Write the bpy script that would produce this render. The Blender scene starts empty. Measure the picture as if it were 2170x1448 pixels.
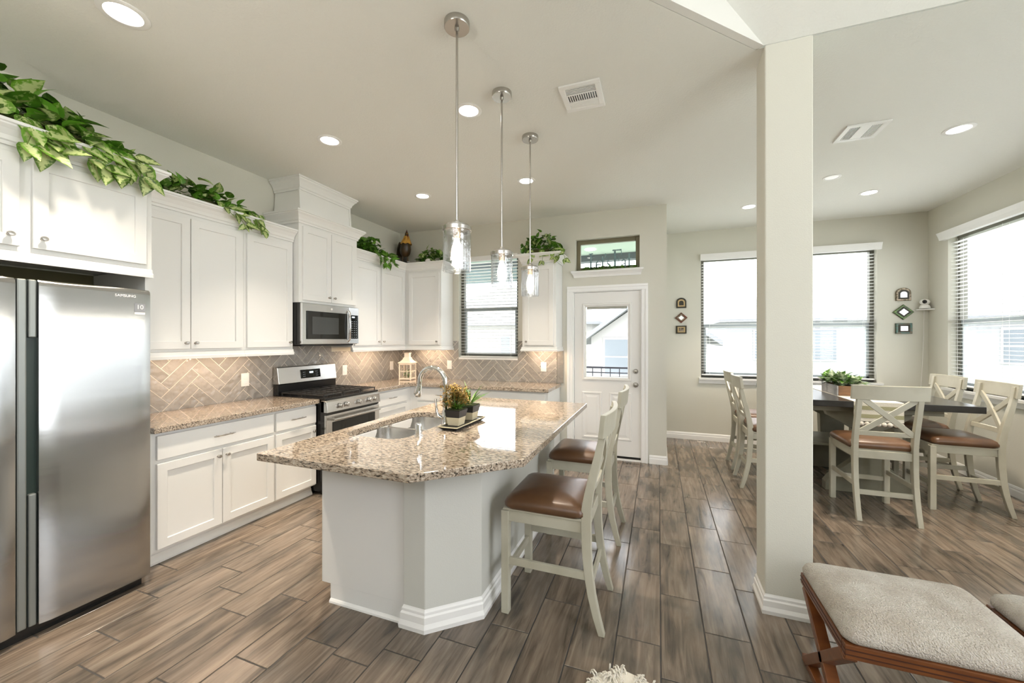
import bpy, math, random
from mathutils import Vector, Matrix
from mathutils.geometry import tessellate_polygon
PI = math.pi
S = bpy.context.scene
C = S.collection
random.seed(7)

# ------------------------------------------------------------------ camera
F, YAW = 835.0, 0.356
cam = bpy.data.cameras.new('camera'); co = bpy.data.objects.new('camera', cam); C.objects.link(co)
co.location = (3.68, 0.0, 1.49); co.rotation_euler = (PI/2, 0, YAW)
cam.sensor_width = 36; cam.lens = 36*F/2170; cam.shift_y = -4/2170; cam.clip_start = .02; cam.clip_end = 200
S.camera = co
S.view_settings.view_transform = 'Standard'; S.view_settings.look = 'None'
S.view_settings.gamma = 1; S.view_settings.use_curve_mapping = False
S.view_settings.exposure = 0.27
# ------------------------------------------------------------------ daylight
SKY = 5.6
w = bpy.data.worlds.new('sky'); S.world = w; w.use_nodes = True
bg = w.node_tree.nodes['Background']; bg.inputs[0].default_value = (0.94, 0.96, 1.0, 1); bg.inputs[1].default_value = SKY
def light(name, kind, loc, energy, color=(1, 1, 1), rot=(0, 0, 0), parent=None, **k):
    l = bpy.data.lights.new(name, kind); o = bpy.data.objects.new(name, l); C.objects.link(o)
    o.location = loc; o.rotation_euler = rot; l.energy = energy; l.color = color
    for a, b in k.items(): setattr(l, a, b)
    if parent: o.parent = parent
    return o
DAY = (0.93, 0.975, 1.0)
# added fill light at an unseen, made-up opening in the living room wall
light('living_room_fill', 'AREA', (6.80, .35, 1.9), 14, DAY, (0, PI/2, 0), shape='RECTANGLE', size=2.2, size_y=1.5)
# portals at the windows in view
def portal(loc, rot, sx, sy):
    o = light('window_portal', 'AREA', loc, 1, (1, 1, 1), rot, shape='RECTANGLE', size=sx, size_y=sy)
    o.data.cycles.is_portal = True
portal((5.31, 6.62, 1.8), (-PI/2, 0, 0), 2.1, 1.8)
portal((7.02, 5.04, 1.8), (0, PI/2, 0), 1.8, 2.1)
portal((7.02, 2.66, 1.8), (0, PI/2, 0), 1.8, 2.3)
portal((1.45, 5.20, 1.92), (-PI/2, 0, 0), .95, 1.5)
try:
    S.cycles.max_bounces = 10; S.cycles.diffuse_bounces = 6; S.cycles.glossy_bounces = 5
    S.cycles.transparent_max_bounces = 24; S.cycles.sample_clamp_indirect = 6; S.cycles.use_denoising = True
except Exception: pass

# ------------------------------------------------------------------ materials
def N(nt, t, **k):
    n = nt.nodes.new(t)
    for a, b in k.items():
        if a.startswith('i_'): n.inputs[a[2:].replace('_', ' ')].default_value = b
        else: setattr(n, a, b)
    return n
def mat(name, col, rough=.5, metal=0, bump=None, noise=None, emit=None, coat=0, spec=None, sheen=0):
    m = bpy.data.materials.new(name); m.use_nodes = True; nt = m.node_tree; b = nt.nodes['Principled BSDF']
    b.inputs['Base Color'].default_value = (*col, 1); b.inputs['Roughness'].default_value = rough; b.inputs['Metallic'].default_value = metal
    if coat: b.inputs['Coat Weight'].default_value = coat; b.inputs['Coat Roughness'].default_value = .05
    if spec is not None: b.inputs['Specular IOR Level'].default_value = spec
    if sheen: b.inputs['Sheen Weight'].default_value = sheen
    if emit: b.inputs['Emission Color'].default_value = (*emit[0], 1); b.inputs['Emission Strength'].default_value = emit[1]
    L = nt.links
    tc = None
    if bump or noise: tc = N(nt, 'ShaderNodeTexCoord')
    if bump:      # (scale, strength, distance[, stretch])
        src = tc.outputs['Object']
        if len(bump) > 3:
            mp = N(nt, 'ShaderNodeMapping'); mp.inputs['Scale'].default_value = bump[3]; L.new(src, mp.inputs[0]); src = mp.outputs[0]
        t = N(nt, 'ShaderNodeTexNoise'); t.inputs['Scale'].default_value = bump[0]; t.inputs['Detail'].default_value = 3
        L.new(src, t.inputs['Vector'])
        bp = N(nt, 'ShaderNodeBump'); bp.inputs['Strength'].default_value = bump[1]; bp.inputs['Distance'].default_value = bump[2]
        L.new(t.outputs['Fac'], bp.inputs['Height']); L.new(bp.outputs[0], b.inputs['Normal'])
    if noise:     # (scale, col2, lo, hi[, stretch])
        src = tc.outputs['Object']
        if len(noise) > 4:
            mp = N(nt, 'ShaderNodeMapping'); mp.inputs['Scale'].default_value = noise[4]; L.new(src, mp.inputs[0]); src = mp.outputs[0]
        t = N(nt, 'ShaderNodeTexNoise'); t.inputs['Scale'].default_value = noise[0]; t.inputs['Detail'].default_value = 5
        L.new(src, t.inputs['Vector'])
        r = N(nt, 'ShaderNodeValToRGB'); r.color_ramp.elements[0].position = noise[2]; r.color_ramp.elements[1].position = noise[3]
        r.color_ramp.elements[0].color = (*noise[1], 1); r.color_ramp.elements[1].color = (*col, 1)
        L.new(t.outputs['Fac'], r.inputs[0]); L.new(r.outputs[0], b.inputs['Base Color'])
    return m
def ramp(nt, stops):
    r = N(nt, 'ShaderNodeValToRGB'); e = r.color_ramp.elements
    while len(e) < len(stops): e.new(.5)
    for q, (p, c) in zip(e, stops): q.position = p; q.color = (*c, 1)
    return r
WALL = mat('greige_wall_paint', (.65, .635, .56), .7, bump=(150, .22, .004))
CEIL = mat('ceiling_paint', (.81, .81, .77), .75, bump=(95, .42, .006))
WHITE = mat('white_cabinet_paint', (.82, .82, .80), .32, bump=(60, .02, .002))
TRIM = mat('white_trim_paint', (.86, .855, .84), .3)
DOORW = mat('white_door_paint', (.80, .79, .765), .35)
BLIND = mat('white_blind_slat', (.9, .9, .89), .45)
STEEL = mat('brushed_steel', (.62, .615, .60), .24, 1, bump=(40, .03, .001, (1, 1, 30)))
FRIDGE = mat('brushed_fridge_steel', (.47, .475, .47), .23, 1, bump=(2.2, .06, .010, (.2, .3, 3.0)))
FRIDGE.node_tree.nodes['Principled BSDF'].inputs['Anisotropic'].default_value = .9
CHROME = mat('chrome', (.80, .80, .79), .05, 1)
NICKEL = mat('satin_nickel', (.50, .48, .45), .25, 1)
BLACKM = mat('black_enamel', (.012, .012, .012), .22)
IRON = mat('cast_iron', (.02, .02, .02), .5)
DKGLASS = mat('dark_oven_glass', (.008, .009, .008), .04)
MWGLASS = mat('microwave_window', (.05, .055, .055), .06)
DARK = mat('dark_shadow_gap', (.025, .022, .018), .8)
PLATE = mat('outlet_plastic', (.88, .86, .83), .3)
CHAIRP = mat('antique_cream_paint', (.50, .48, .39), .42, noise=(5, (.41, .385, .30), .3, .62), bump=(70, .06, .002))
LEATHER = mat('brown_leather', (.135, .066, .030), .34, noise=(6, (.085, .042, .02), .3, .68), bump=(220, .1, .002))
WOODR = mat('reddish_brown_wood', (.185, .062, .016), .32, noise=(8, (.10, .030, .009), .3, .7, (1, 1, 6)))
BOUCLE = mat('cream_boucle', (.88, .80, .69), .95, noise=(9, (.66, .56, .45), .35, .65), bump=(170, 1.0, .03), sheen=.4)
WINF = mat('bronze_window_frame', (.13, .125, .10), .45)
WINFD = mat('olive_window_frame', (.17, .15, .085), .45)
TABLETOP = mat('dark_espresso_wood', (.030, .028, .026), .22, noise=(6, (.018, .017, .016), .3, .7, (1, 8, 1)))
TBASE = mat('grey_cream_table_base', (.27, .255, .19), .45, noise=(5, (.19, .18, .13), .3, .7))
ENDP = mat('island_paint_panel', (.78, .775, .76), .4)
SKIN_GREY = mat('knee_wall_paint', (.60, .60, .56), .65, bump=(150, .15, .003))
LENS = mat('lit_lens', (1, 1, 1), .4, emit=((1, .96, .88), 13))
LENSOFF = mat('unlit_lens_faint_glow', (.9, .9, .9), .4, emit=((1, 1, 1), .25))  # fixture is off; a faint glow is put into its lens material
BULB = mat('lit_bulb', (1, 1, 1), .3, emit=((1, .88, .70), 55))
BRASS = mat('warm_brass_socket', (.72, .55, .38), .3, 1)
DISPLAY = mat('lit_display', (.01, .01, .01), .3, emit=((.75, .9, 1), 2.5))
POTB = mat('black_glaze', (.012, .012, .014), .35)
POTC = mat('cream_glaze', (.66, .58, .40), .45)
SOIL = mat('moss_soil', (.07, .075, .02), .9, bump=(60, .8, .01))
RUNNER = mat('woven_cream_cloth', (.66, .63, .55), .9, bump=(180, .6, .005))
RUNNER2 = mat('woven_olive_band', (.34, .33, .20), .9, bump=(180, .6, .005))
POM = mat('cream_pompom', (.74, .70, .62), .95, bump=(150, .8, .01))
CRATEG = mat('whitewashed_grey_wood', (.45, .43, .42), .6, noise=(9, (.30, .285, .28), .3, .7, (1, 1, 8)))
CRATEB = mat('warm_brown_wood', (.26, .125, .045), .5, noise=(8, (.15, .07, .025), .3, .7, (1, 1, 8)))
GROUT = mat('cream_grout', (.78, .72, .64), .8)
FGROUT = mat('dark_floor_grout', (.055, .05, .046), .85)
SIDING = mat('pale_lap_siding', (.30, .305, .31), .8)
SIDING2 = mat('cream_lap_siding', (.31, .30, .29), .8)
ROOFM = mat('grey_roof_shingle', (.21, .215, .225), .9, bump=(30, .3, .02))
HWIN = mat('house_window_glass', (.17, .19, .21), .2)
HTRIM = mat('house_trim', (.45, .45, .45), .7)
GRASS = mat('lawn_grass', (.72, .74, .66), .95, noise=(2, (.64, .68, .56), .3, .7))
BUSHM = mat('bush_leaves', (.24, .28, .20), .9, bump=(20, .6, .05))
PATIOC = mat('patio_ceiling_paint', (.30, .38, .31), .6)
FASCIA = mat('patio_beam_paint', (.07, .085, .09), .6)
RAILM = mat('black_railing_metal', (.05, .05, .07), .5)
TEAL = mat('distressed_teal_letter', (.13, .22, .23), .6, noise=(30, (.24, .34, .34), .3, .6))
def glassmat(name, tint, fac, rough=.0, bump=None):
    m = bpy.data.materials.new(name); m.use_nodes = True; nt = m.node_tree; L = nt.links
    for n in list(nt.nodes): nt.nodes.remove(n)
    o = N(nt, 'ShaderNodeOutputMaterial'); mx = N(nt, 'ShaderNodeMixShader')
    t = N(nt, 'ShaderNodeBsdfTransparent'); t.inputs[0].default_value = (*tint, 1)
    g = N(nt, 'ShaderNodeBsdfGlossy'); g.inputs['Roughness'].default_value = rough
    lw = N(nt, 'ShaderNodeLayerWeight'); lw.inputs[0].default_value = .5
    pw = N(nt, 'ShaderNodeMath', operation='POWER'); pw.inputs[1].default_value = 2.2 if bump else 5; L.new(lw.outputs['Facing'], pw.inputs[0])
    sc = N(nt, 'ShaderNodeMath', operation='MULTIPLY_ADD'); sc.inputs[1].default_value = .75; sc.inputs[2].default_value = fac; L.new(pw.outputs[0], sc.inputs[0])
    L.new(sc.outputs[0], mx.inputs[0]); L.new(t.outputs[0], mx.inputs[1]); L.new(g.outputs[0], mx.inputs[2]); L.new(mx.outputs[0], o.inputs[0])
    if bump:
        tx = N(nt, 'ShaderNodeTexNoise'); tx.inputs['Scale'].default_value = bump
        tc = N(nt, 'ShaderNodeTexCoord'); L.new(tc.outputs['Object'], tx.inputs['Vector'])
        bp = N(nt, 'ShaderNodeBump'); bp.inputs['Strength'].default_value = .5; bp.inputs['Distance'].default_value = .004
        L.new(tx.outputs['Fac'], bp.inputs['Height']); L.new(bp.outputs[0], g.inputs['Normal']); L.new(bp.outputs[0], lw.inputs['Normal'])
    return m
PANE = glassmat('clear_pane', (.97, .98, .98), .03)
SEEDED = glassmat('seeded_glass', (.93, .94, .95), .09, .12, bump=42)
MIRROR = mat('whitened_mirror', (.95, .95, .95), .25, .6)  # whitened and less metallic, standing in for a bright reflection

def granite():
    m = bpy.data.materials.new('speckled_granite'); m.use_nodes = True; nt = m.node_tree; L = nt.links; b = nt.nodes['Principled BSDF']
    tc = N(nt, 'ShaderNodeTexCoord'); mp = N(nt, 'ShaderNodeMapping'); mp.inputs['Scale'].default_value = (.45, 1.3, 1.2); mp.inputs['Rotation'].default_value = (0, 0, .25)
    L.new(tc.outputs['Object'], mp.inputs[0])
    t = N(nt, 'ShaderNodeTexNoise'); t.inputs['Scale'].default_value = 98; t.inputs['Detail'].default_value = 5; t.inputs['Roughness'].default_value = .6; t.inputs['Distortion'].default_value = .5
    L.new(mp.outputs[0], t.inputs['Vector'])
    r = ramp(nt, [(.34, (.012, .013, .012)), (.395, (.07, .063, .053)), (.44, (.26, .21, .165)), (.50, (.42, .345, .275)), (.57, (.55, .48, .395)), (.68, (.66, .615, .54))])
    L.new(t.outputs['Fac'], r.inputs[0])
    t2 = N(nt, 'ShaderNodeTexNoise'); t2.inputs['Scale'].default_value = 9; t2.inputs['Detail'].default_value = 2; L.new(mp.outputs[0], t2.inputs['Vector'])
    r2 = ramp(nt, [(.3, (.80, .76, .72)), (.7, (1.0, .98, .95))]); L.new(t2.outputs['Fac'], r2.inputs[0])
    mx = N(nt, 'ShaderNodeMix', data_type='RGBA', blend_type='MULTIPLY'); mx.inputs[0].default_value = 1
    L.new(r.outputs[0], mx.inputs[6]); L.new(r2.outputs[0], mx.inputs[7]); L.new(mx.outputs[2], b.inputs['Base Color'])
    b.inputs['Roughness'].default_value = .055; b.inputs['Specular IOR Level'].default_value = .75
    b.inputs['Coat Weight'].default_value = .35; b.inputs['Coat Roughness'].default_value = .02
    return m
GRANITE = granite()
def plankmat():
    m = bpy.data.materials.new('wood_look_tile'); m.use_nodes = True; nt = m.node_tree; L = nt.links; b = nt.nodes['Principled BSDF']
    tc = N(nt, 'ShaderNodeTexCoord'); at = N(nt, 'ShaderNodeAttribute'); at.attribute_name = 'tone'
    mul = N(nt, 'ShaderNodeVectorMath', operation='MULTIPLY_ADD'); mul.inputs[1].default_value = (9, 13, 7)
    L.new(at.outputs['Color'], mul.inputs[0]); L.new(tc.outputs['Object'], mul.inputs[2])
    mp = N(nt, 'ShaderNodeMapping'); mp.inputs['Scale'].default_value = (17, 1.5, 1); L.new(mul.outputs[0], mp.inputs[0])
    g = N(nt, 'ShaderNodeTexNoise'); g.inputs['Scale'].default_value = 1.6; g.inputs['Detail'].default_value = 8; g.inputs['Roughness'].default_value = .6; g.inputs['Distortion'].default_value = .9; L.new(mp.outputs[0], g.inputs['Vector'])
    mp2 = N(nt, 'ShaderNodeMapping'); mp2.inputs['Scale'].default_value = (7, 2.2, 1); L.new(mul.outputs[0], mp2.inputs[0])
    p = N(nt, 'ShaderNodeTexNoise'); p.inputs['Scale'].default_value = 1.3; p.inputs['Detail'].default_value = 3; L.new(mp2.outputs[0], p.inputs['Vector'])
    r = ramp(nt, [(.25, (.045, .036, .029)), (.40, (.115, .090, .070)), (.56, (.175, .138, .107)), (.78, (.24, .20, .16))]); L.new(g.outputs['Fac'], r.inputs[0])
    r2 = ramp(nt, [(.30, (.45, .47, .48)), (.46, (.86, .86, .85)), (.68, (1.12, 1.09, 1.06))]); L.new(p.outputs['Fac'], r2.inputs[0])
    mx = N(nt, 'ShaderNodeMix', data_type='RGBA', blend_type='MULTIPLY'); mx.inputs[0].default_value = 1
    L.new(r.outputs[0], mx.inputs[6]); L.new(r2.outputs[0], mx.inputs[7])
    sx = N(nt, 'ShaderNodeSeparateColor'); L.new(at.outputs['Color'], sx.inputs[0])
    ma = N(nt, 'ShaderNodeMath', operation='MULTIPLY_ADD'); ma.inputs[1].default_value = .30; ma.inputs[2].default_value = 1.0; L.new(sx.outputs[0], ma.inputs[0])
    mv = N(nt, 'ShaderNodeVectorMath', operation='SCALE'); L.new(mx.outputs[2], mv.inputs[0]); L.new(ma.outputs[0], mv.inputs['Scale'])
    L.new(mv.outputs[0], b.inputs['Base Color'])
    b.inputs['Roughness'].default_value = .17; b.inputs['Specular IOR Level'].default_value = .65
    bp = N(nt, 'ShaderNodeBump'); bp.inputs['Strength'].default_value = .22; bp.inputs['Distance'].default_value = .003
    L.new(g.outputs['Fac'], bp.inputs['Height']); L.new(bp.outputs[0], b.inputs['Normal'])
    return m
PLANK = plankmat()
def tilemat():
    m = bpy.data.materials.new('glazed_taupe_tile'); m.use_nodes = True; nt = m.node_tree; L = nt.links; b = nt.nodes['Principled BSDF']
    at = N(nt, 'ShaderNodeAttribute'); at.attribute_name = 'tone'; sx = N(nt, 'ShaderNodeSeparateColor'); L.new(at.outputs['Color'], sx.inputs[0])
    r = ramp(nt, [(0, (.295, .28, .255)), (.5, (.335, .318, .29)), (1, (.375, .355, .325))]); L.new(sx.outputs[0], r.inputs[0])
    L.new(r.outputs[0], b.inputs['Base Color']); b.inputs['Roughness'].default_value = .07; b.inputs['Specular IOR Level'].default_value = .6
    tc = N(nt, 'ShaderNodeTexCoord'); mul = N(nt, 'ShaderNodeVectorMath', operation='MULTIPLY_ADD'); mul.inputs[1].default_value = (9, 13, 7)
    L.new(at.outputs['Color'], mul.inputs[0]); L.new(tc.outputs['Object'], mul.inputs[2])
    n = N(nt, 'ShaderNodeTexNoise'); n.inputs['Scale'].default_value = 16; n.inputs['Detail'].default_value = 1.5; L.new(mul.outputs[0], n.inputs['Vector'])
    bp = N(nt, 'ShaderNodeBump'); bp.inputs['Strength'].default_value = .9; bp.inputs['Distance'].default_value = .02
    L.new(n.outputs['Fac'], bp.inputs['Height']); L.new(bp.outputs[0], b.inputs['Normal'])
    return m
TILE = tilemat()
def leafmat(name, base, pale, amount):
    m = bpy.data.materials.new(name); m.use_nodes = True; nt = m.node_tree; L = nt.links; b = nt.nodes['Principled BSDF']
    at = N(nt, 'ShaderNodeAttribute'); at.attribute_name = 'tone'; sx = N(nt, 'ShaderNodeSeparateColor'); L.new(at.outputs['Color'], sx.inputs[0])
    dk = tuple(c*.42 for c in base)
    r = ramp(nt, [(0, dk), (.6, base), (1, tuple(min(1, c*1.5) for c in base))]); L.new(sx.outputs[0], r.inputs[0])
    tc = N(nt, 'ShaderNodeTexCoord'); n = N(nt, 'ShaderNodeTexNoise'); n.inputs['Scale'].default_value = 70; L.new(tc.outputs['Object'], n.inputs['Vector'])
    ad = N(nt, 'ShaderNodeMath', operation='ADD'); L.new(sx.outputs[1], ad.inputs[0]); L.new(n.outputs['Fac'], ad.inputs[1])
    r2 = ramp(nt, [(1.05-amount, (0, 0, 0)), (1.28-amount, (1, 1, 1))]) if amount > .3 else ramp(nt, [(.98, (0, 0, 0)), (1, (.6, .6, .6))])
    L.new(ad.outputs[0], r2.inputs[0])
    mx = N(nt, 'ShaderNodeMix', data_type='RGBA'); L.new(r2.outputs[0], mx.inputs[0]); L.new(r.outputs[0], mx.inputs[6]); mx.inputs[7].default_value = (*pale, 1)
    L.new(mx.outputs[2], b.inputs['Base Color']); b.inputs['Roughness'].default_value = .38
    return m
LEAFV = leafmat('variegated_leaf', (.115, .25, .022), (.52, .60, .26), .40)
LEAFG = leafmat('green_leaf', (.075, .21, .014), (.30, .42, .12), .0)
LEAFS = leafmat('sage_leaf', (.20, .30, .14), (.55, .62, .45), .32)
LEAFY = leafmat('golden_bloom', (.34, .21, .045), (.6, .45, .1), .1)

# ------------------------------------------------------------------ mesh helpers
class MB:
    def __init__(s): s.v = []; s.f = []; s.t = []; s.cur = (0.5, 0.0, 0.0)
    def add(s, vs, fs):
        n = len(s.v); s.v += [tuple(v) for v in vs]
        for f in fs: s.f.append([i+n for i in f]); s.t.append(s.cur)
        return s
    def box(s, x0, x1, y0, y1, z0, z1):
        if x1 < x0: x0, x1 = x1, x0
        if y1 < y0: y0, y1 = y1, y0
        if z1 < z0: z0, z1 = z1, z0
        return s.add([(x0,y0,z0),(x1,y0,z0),(x1,y1,z0),(x0,y1,z0),(x0,y0,z1),(x1,y0,z1),(x1,y1,z1),(x0,y1,z1)],
              [(0,3,2,1),(4,5,6,7),(0,1,5,4),(1,2,6,5),(2,3,7,6),(3,0,4,7)])
    def loops(s, Ls, cap0=True, cap1=True, closed=True):
        n = len(Ls[0]); vs = [p for l in Ls for p in l]; fs = []
        for k in range(len(Ls)-1):
            for i in range(n if closed else n-1):
                j = (i+1) % n; fs.append((k*n+i, k*n+j, (k+1)*n+j, (k+1)*n+i))
        if cap0: fs.append(tuple(range(n))[::-1])
        if cap1: fs.append(tuple((len(Ls)-1)*n+i for i in range(n)))
        return s.add(vs, fs)
    def prism(s, poly, z0, z1): return s.loops([[(x, y, z0) for x, y in poly], [(x, y, z1) for x, y in poly]])
    def cyl(s, p0, p1, r0, r1=None, n=16):
        r1 = r0 if r1 is None else r1
        return s.tube([p0, p1], [r0, r1], n)
    def tube(s, pts, r, n=10, flat=None):
        pts = [Vector(p) for p in pts]; rs = r if isinstance(r, (list, tuple)) else [r]*len(pts); Ls = []; up = None
        for i, p in enumerate(pts):
            d = (pts[min(i+1, len(pts)-1)]-pts[max(i-1, 0)]).normalized()
            if up is None: up = Vector((0, 0, 1)) if abs(d.z) < .9 else Vector((1, 0, 0))
            a = d.cross(up)
            if a.length < 1e-5: a = d.orthogonal()
            a.normalize(); b = a.cross(d).normalized(); up = b
            Ls.append([p+(a*math.cos(t)+b*math.sin(t))*rs[i] for t in [2*PI*k/n for k in range(n)]])
        return s.loops(Ls)
    def bar(s, pts, w, h):       # rectangular section swept along points lying in one plane; w across x-ish, h in-plane; here plane YZ, w along X
        Ls = []
        for i, p in enumerate(pts):
            a = pts[max(i-1, 0)]; b = pts[min(i+1, len(pts)-1)]
            dy, dz = b[1]-a[1], b[2]-a[2]; l = math.hypot(dy, dz); ny, nz = -dz/l, dy/l
            hh = h[i] if isinstance(h, (list, tuple)) else h
            if i in (0, len(pts)-1): ny, nz = (-1 if nz == 0 or ny < 0 else 1)*math.hypot(ny, 0)/max(abs(ny), 1e-6), 0; ny = -1 if dz > 0 else 1
            Ls.append([(p[0]-w/2, p[1]+ny*hh/2, p[2]+nz*hh/2), (p[0]+w/2, p[1]+ny*hh/2, p[2]+nz*hh/2), (p[0]+w/2, p[1]-ny*hh/2, p[2]-nz*hh/2), (p[0]-w/2, p[1]-ny*hh/2, p[2]-nz*hh/2)])
        return s.loops(Ls)
    def beam(s, p0, p1, w, t, up=(0, 0, 1)):   # straight rectangular beam; w along side, t along up
        p0, p1 = Vector(p0), Vector(p1); d = (p1-p0).normalized(); a = d.cross(Vector(up)).normalized(); b = a.cross(d)
        L = lambda p: [p+a*w/2+b*t/2, p-a*w/2+b*t/2, p-a*w/2-b*t/2, p+a*w/2-b*t/2]
        return s.loops([L(p0), L(p1)])
    def lathe(s, prof, c=(0, 0, 0), n=24, sx=1, sy=1):
        return s.loops([[(c[0]+r*sx*math.cos(2*PI*k/n), c[1]+r*sy*math.sin(2*PI*k/n), c[2]+z) for k in range(n)] for r, z in prof])
    def ball(s, c, r, n=12, sc=(1, 1, 1)):
        return s.loops([[(c[0]+r*sc[0]*math.sin(a)*math.cos(2*PI*k/n), c[1]+r*sc[1]*math.sin(a)*math.sin(2*PI*k/n), c[2]-r*sc[2]*math.cos(a)) for k in range(n)] for a in [PI*(i+.02)/(n//2+.04) for i in range(n//2+1)]])
    def sweep(s, path, prof, closed=False):   # prof (out, z); out is to the right of the path direction
        n = len(path); Ls = []
        for i in range(n):
            def nrm(a, b):
                d = Vector((b[0]-a[0], b[1]-a[1])).normalized(); return Vector((d.y, -d.x))
            if closed: a = nrm(path[i-1], path[i]); b = nrm(path[i], path[(i+1) % n])
            else:
                a = nrm(path[i-1], path[i]) if i else nrm(path[0], path[1]); b = nrm(path[i], path[i+1]) if i < n-1 else a
            m = (a+b); m = m/max(m.dot(a), .2)
            Ls.append([(path[i][0]+m.x*o, path[i][1]+m.y*o, z) for o, z in prof])
        if closed: Ls.append(Ls[0])
        return s.loops(Ls, not closed, not closed)
    def build(s, name, m, parent=None, smooth=False, bevel=0, seg=2, attr=False, M=None):
        me = bpy.data.meshes.new(name); me.from_pydata(s.v, [], s.f); me.update()
        if M is not None: me.transform(M)
        me.materials.append(m)
        if attr:
            a = me.color_attributes.new('tone', 'FLOAT_COLOR', 'CORNER'); d = []
            vt = getattr(s, 'vt', None)
            for p, t in zip(me.polygons, s.t):
                for li in p.loop_indices:
                    g = vt[me.loops[li].vertex_index] if vt else t[1]
                    d += [t[0], g, t[2], 1]
            a.data.foreach_set('color', d)
        if smooth:
            me.polygons.foreach_set('use_smooth', [True]*len(me.polygons)); me.set_sharp_from_angle(angle=.75)
        me.validate()
        o = bpy.data.objects.new(name, me); C.objects.link(o)
        if parent: o.parent = parent
        if bevel:
            b = o.modifiers.new('bevel', 'BEVEL'); b.width = bevel; b.segments = seg; b.limit_method = 'ANGLE'; b.angle_limit = .6
        return o
def thing(name, label, cat, loc=(0, 0, 0), rz=0, group=None):
    o = bpy.data.objects.new(name, None); C.objects.link(o); o.location = loc; o.rotation_euler = (0, 0, rz); o.empty_display_size = .1
    o['label'] = label; o['category'] = cat
    if group: o['group'] = group
    return o
def tag(o, label, cat, group=None, kind=None):
    o['label'] = label; o['category'] = cat
    if group: o['group'] = group
    if kind: o['kind'] = kind
    return o
def struct(o): o['kind'] = 'structure'; return o
def sempty(name, loc=(0, 0, 0), rz=0):
    o = bpy.data.objects.new(name, None); C.objects.link(o); o.location = loc; o.rotation_euler = (0, 0, rz); o['kind'] = 'structure'; return o
def dup(root, loc, rz=None, label=None, group=None):
    r = root.copy(); C.objects.link(r); r.location = loc
    if rz is not None: r.rotation_euler = (0, 0, rz)
    if label: r['label'] = label
    if group: r['group'] = group
    def rec(a, b):
        for ch in list(a.children):
            c = ch.copy(); C.objects.link(c); c.parent = b; rec(ch, c)
    rec(root, r); return r
def text(name, body, size, m, parent, loc, rot, depth=.0006, label=None):
    cu = bpy.data.curves.new(name, 'FONT'); cu.body = body; cu.size = size; cu.extrude = depth; cu.align_x = 'CENTER'; cu.align_y = 'CENTER'
    tmp = bpy.data.objects.new('t', cu); C.objects.link(tmp); dg = bpy.context.evaluated_depsgraph_get()
    me = bpy.data.meshes.new_from_object(tmp.evaluated_get(dg)); bpy.data.objects.remove(tmp); bpy.data.curves.remove(cu)
    me.materials.clear(); me.materials.append(m)
    o = bpy.data.objects.new(name, me); C.objects.link(o); o.parent = parent; o.location = loc; o.rotation_euler = rot
    if label: o['label'] = label
    return o
def clip(poly, x0, x1, y0, y1):
    for ax, lim, sg in ((0, x0, 1), (0, x1, -1), (1, y0, 1), (1, y1, -1)):
        out = []
        for i in range(len(poly)):
            a, b = poly[i-1], poly[i]; ia = sg*(a[ax]-lim) >= 0; ib = sg*(b[ax]-lim) >= 0
            if ia != ib:
                t = (lim-a[ax])/(b[ax]-a[ax]); out.append((a[0]+t*(b[0]-a[0]), a[1]+t*(b[1]-a[1])))
            if ib: out.append(b)
        poly = out
        if len(poly) < 3: return []
    return poly
def rr(w, d, r, n=5, cx=0, cy=0):
    pts = []
    for qx, qy, a0 in ((1, -1, -PI/2), (1, 1, 0), (-1, 1, PI/2), (-1, -1, PI)):
        for k in range(n+1):
            a = a0+PI/2*k/n; pts.append((cx+qx*(w/2-r)+r*math.cos(a), cy+qy*(d/2-r)+r*math.sin(a)))
    return pts

# ------------------------------------------------------------------ setting
H = 3.10
XL, XR, YB, YF, XJ = 0.0, 6.85, 5.02, 6.45, 3.77   # left wall, right wall, kitchen back wall, far wall, jog
# floor: plank tiles with grout
PW, PL, G = .2085, .612, .006
mb = MB()
def plankpoly(x0, x1, y0, y1, z=0.0):
    mb.cur = (random.random(), random.random(), random.random())
    e = .0015
    mb.loops([[(x0, y0, z-.004), (x1, y0, z-.004), (x1, y1, z-.004), (x0, y1, z-.004)], [(x0, y0, z-e), (x1, y0, z-e), (x1, y1, z-e), (x0, y1, z-e)],
              [(x0+e, y0+e, z), (x1-e, y0+e, z), (x1-e, y1-e, z), (x0+e, y1-e, z)]], cap0=False)
offs = {-1: .21, -3: .36, -4: .065, -7: .23, -13: .537, -14: .195, -15: .41, -12: .387, 2: .22, 1: .386, 3: .53, 0: .02, -2: .55, -5: .50, -6: .34, 4: .10, 8: .30, 9: .01}
for i in range(-18, 16):
    a, b = max(3.69+i*PW+G/2, 0), min(3.69+(i+1)*PW-G/2, XR)
    if b-a < .01: continue
    of = offs.get(i, ((i*7) % 3)*.204+.06)
    j0 = int((-4.0-of)/PL)-1; y = of+j0*PL
    while y < YF:
        c, d = max(y+G/2, -4), min(y+PL-G/2, YF if a > 3.6 else YB+.02)
        if b > 3.6 > a and d > YB: pass
        if d-c > .02: plankpoly(a, b, c, d)
        y += PL
fl = mb.build('floor', PLANK, attr=True); struct(fl)
fg = MB().box(-.15, XR+.15, -4.15, YF+.15, -.12, -.0022).build('floor_grout', FGROUT, fl)
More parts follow.
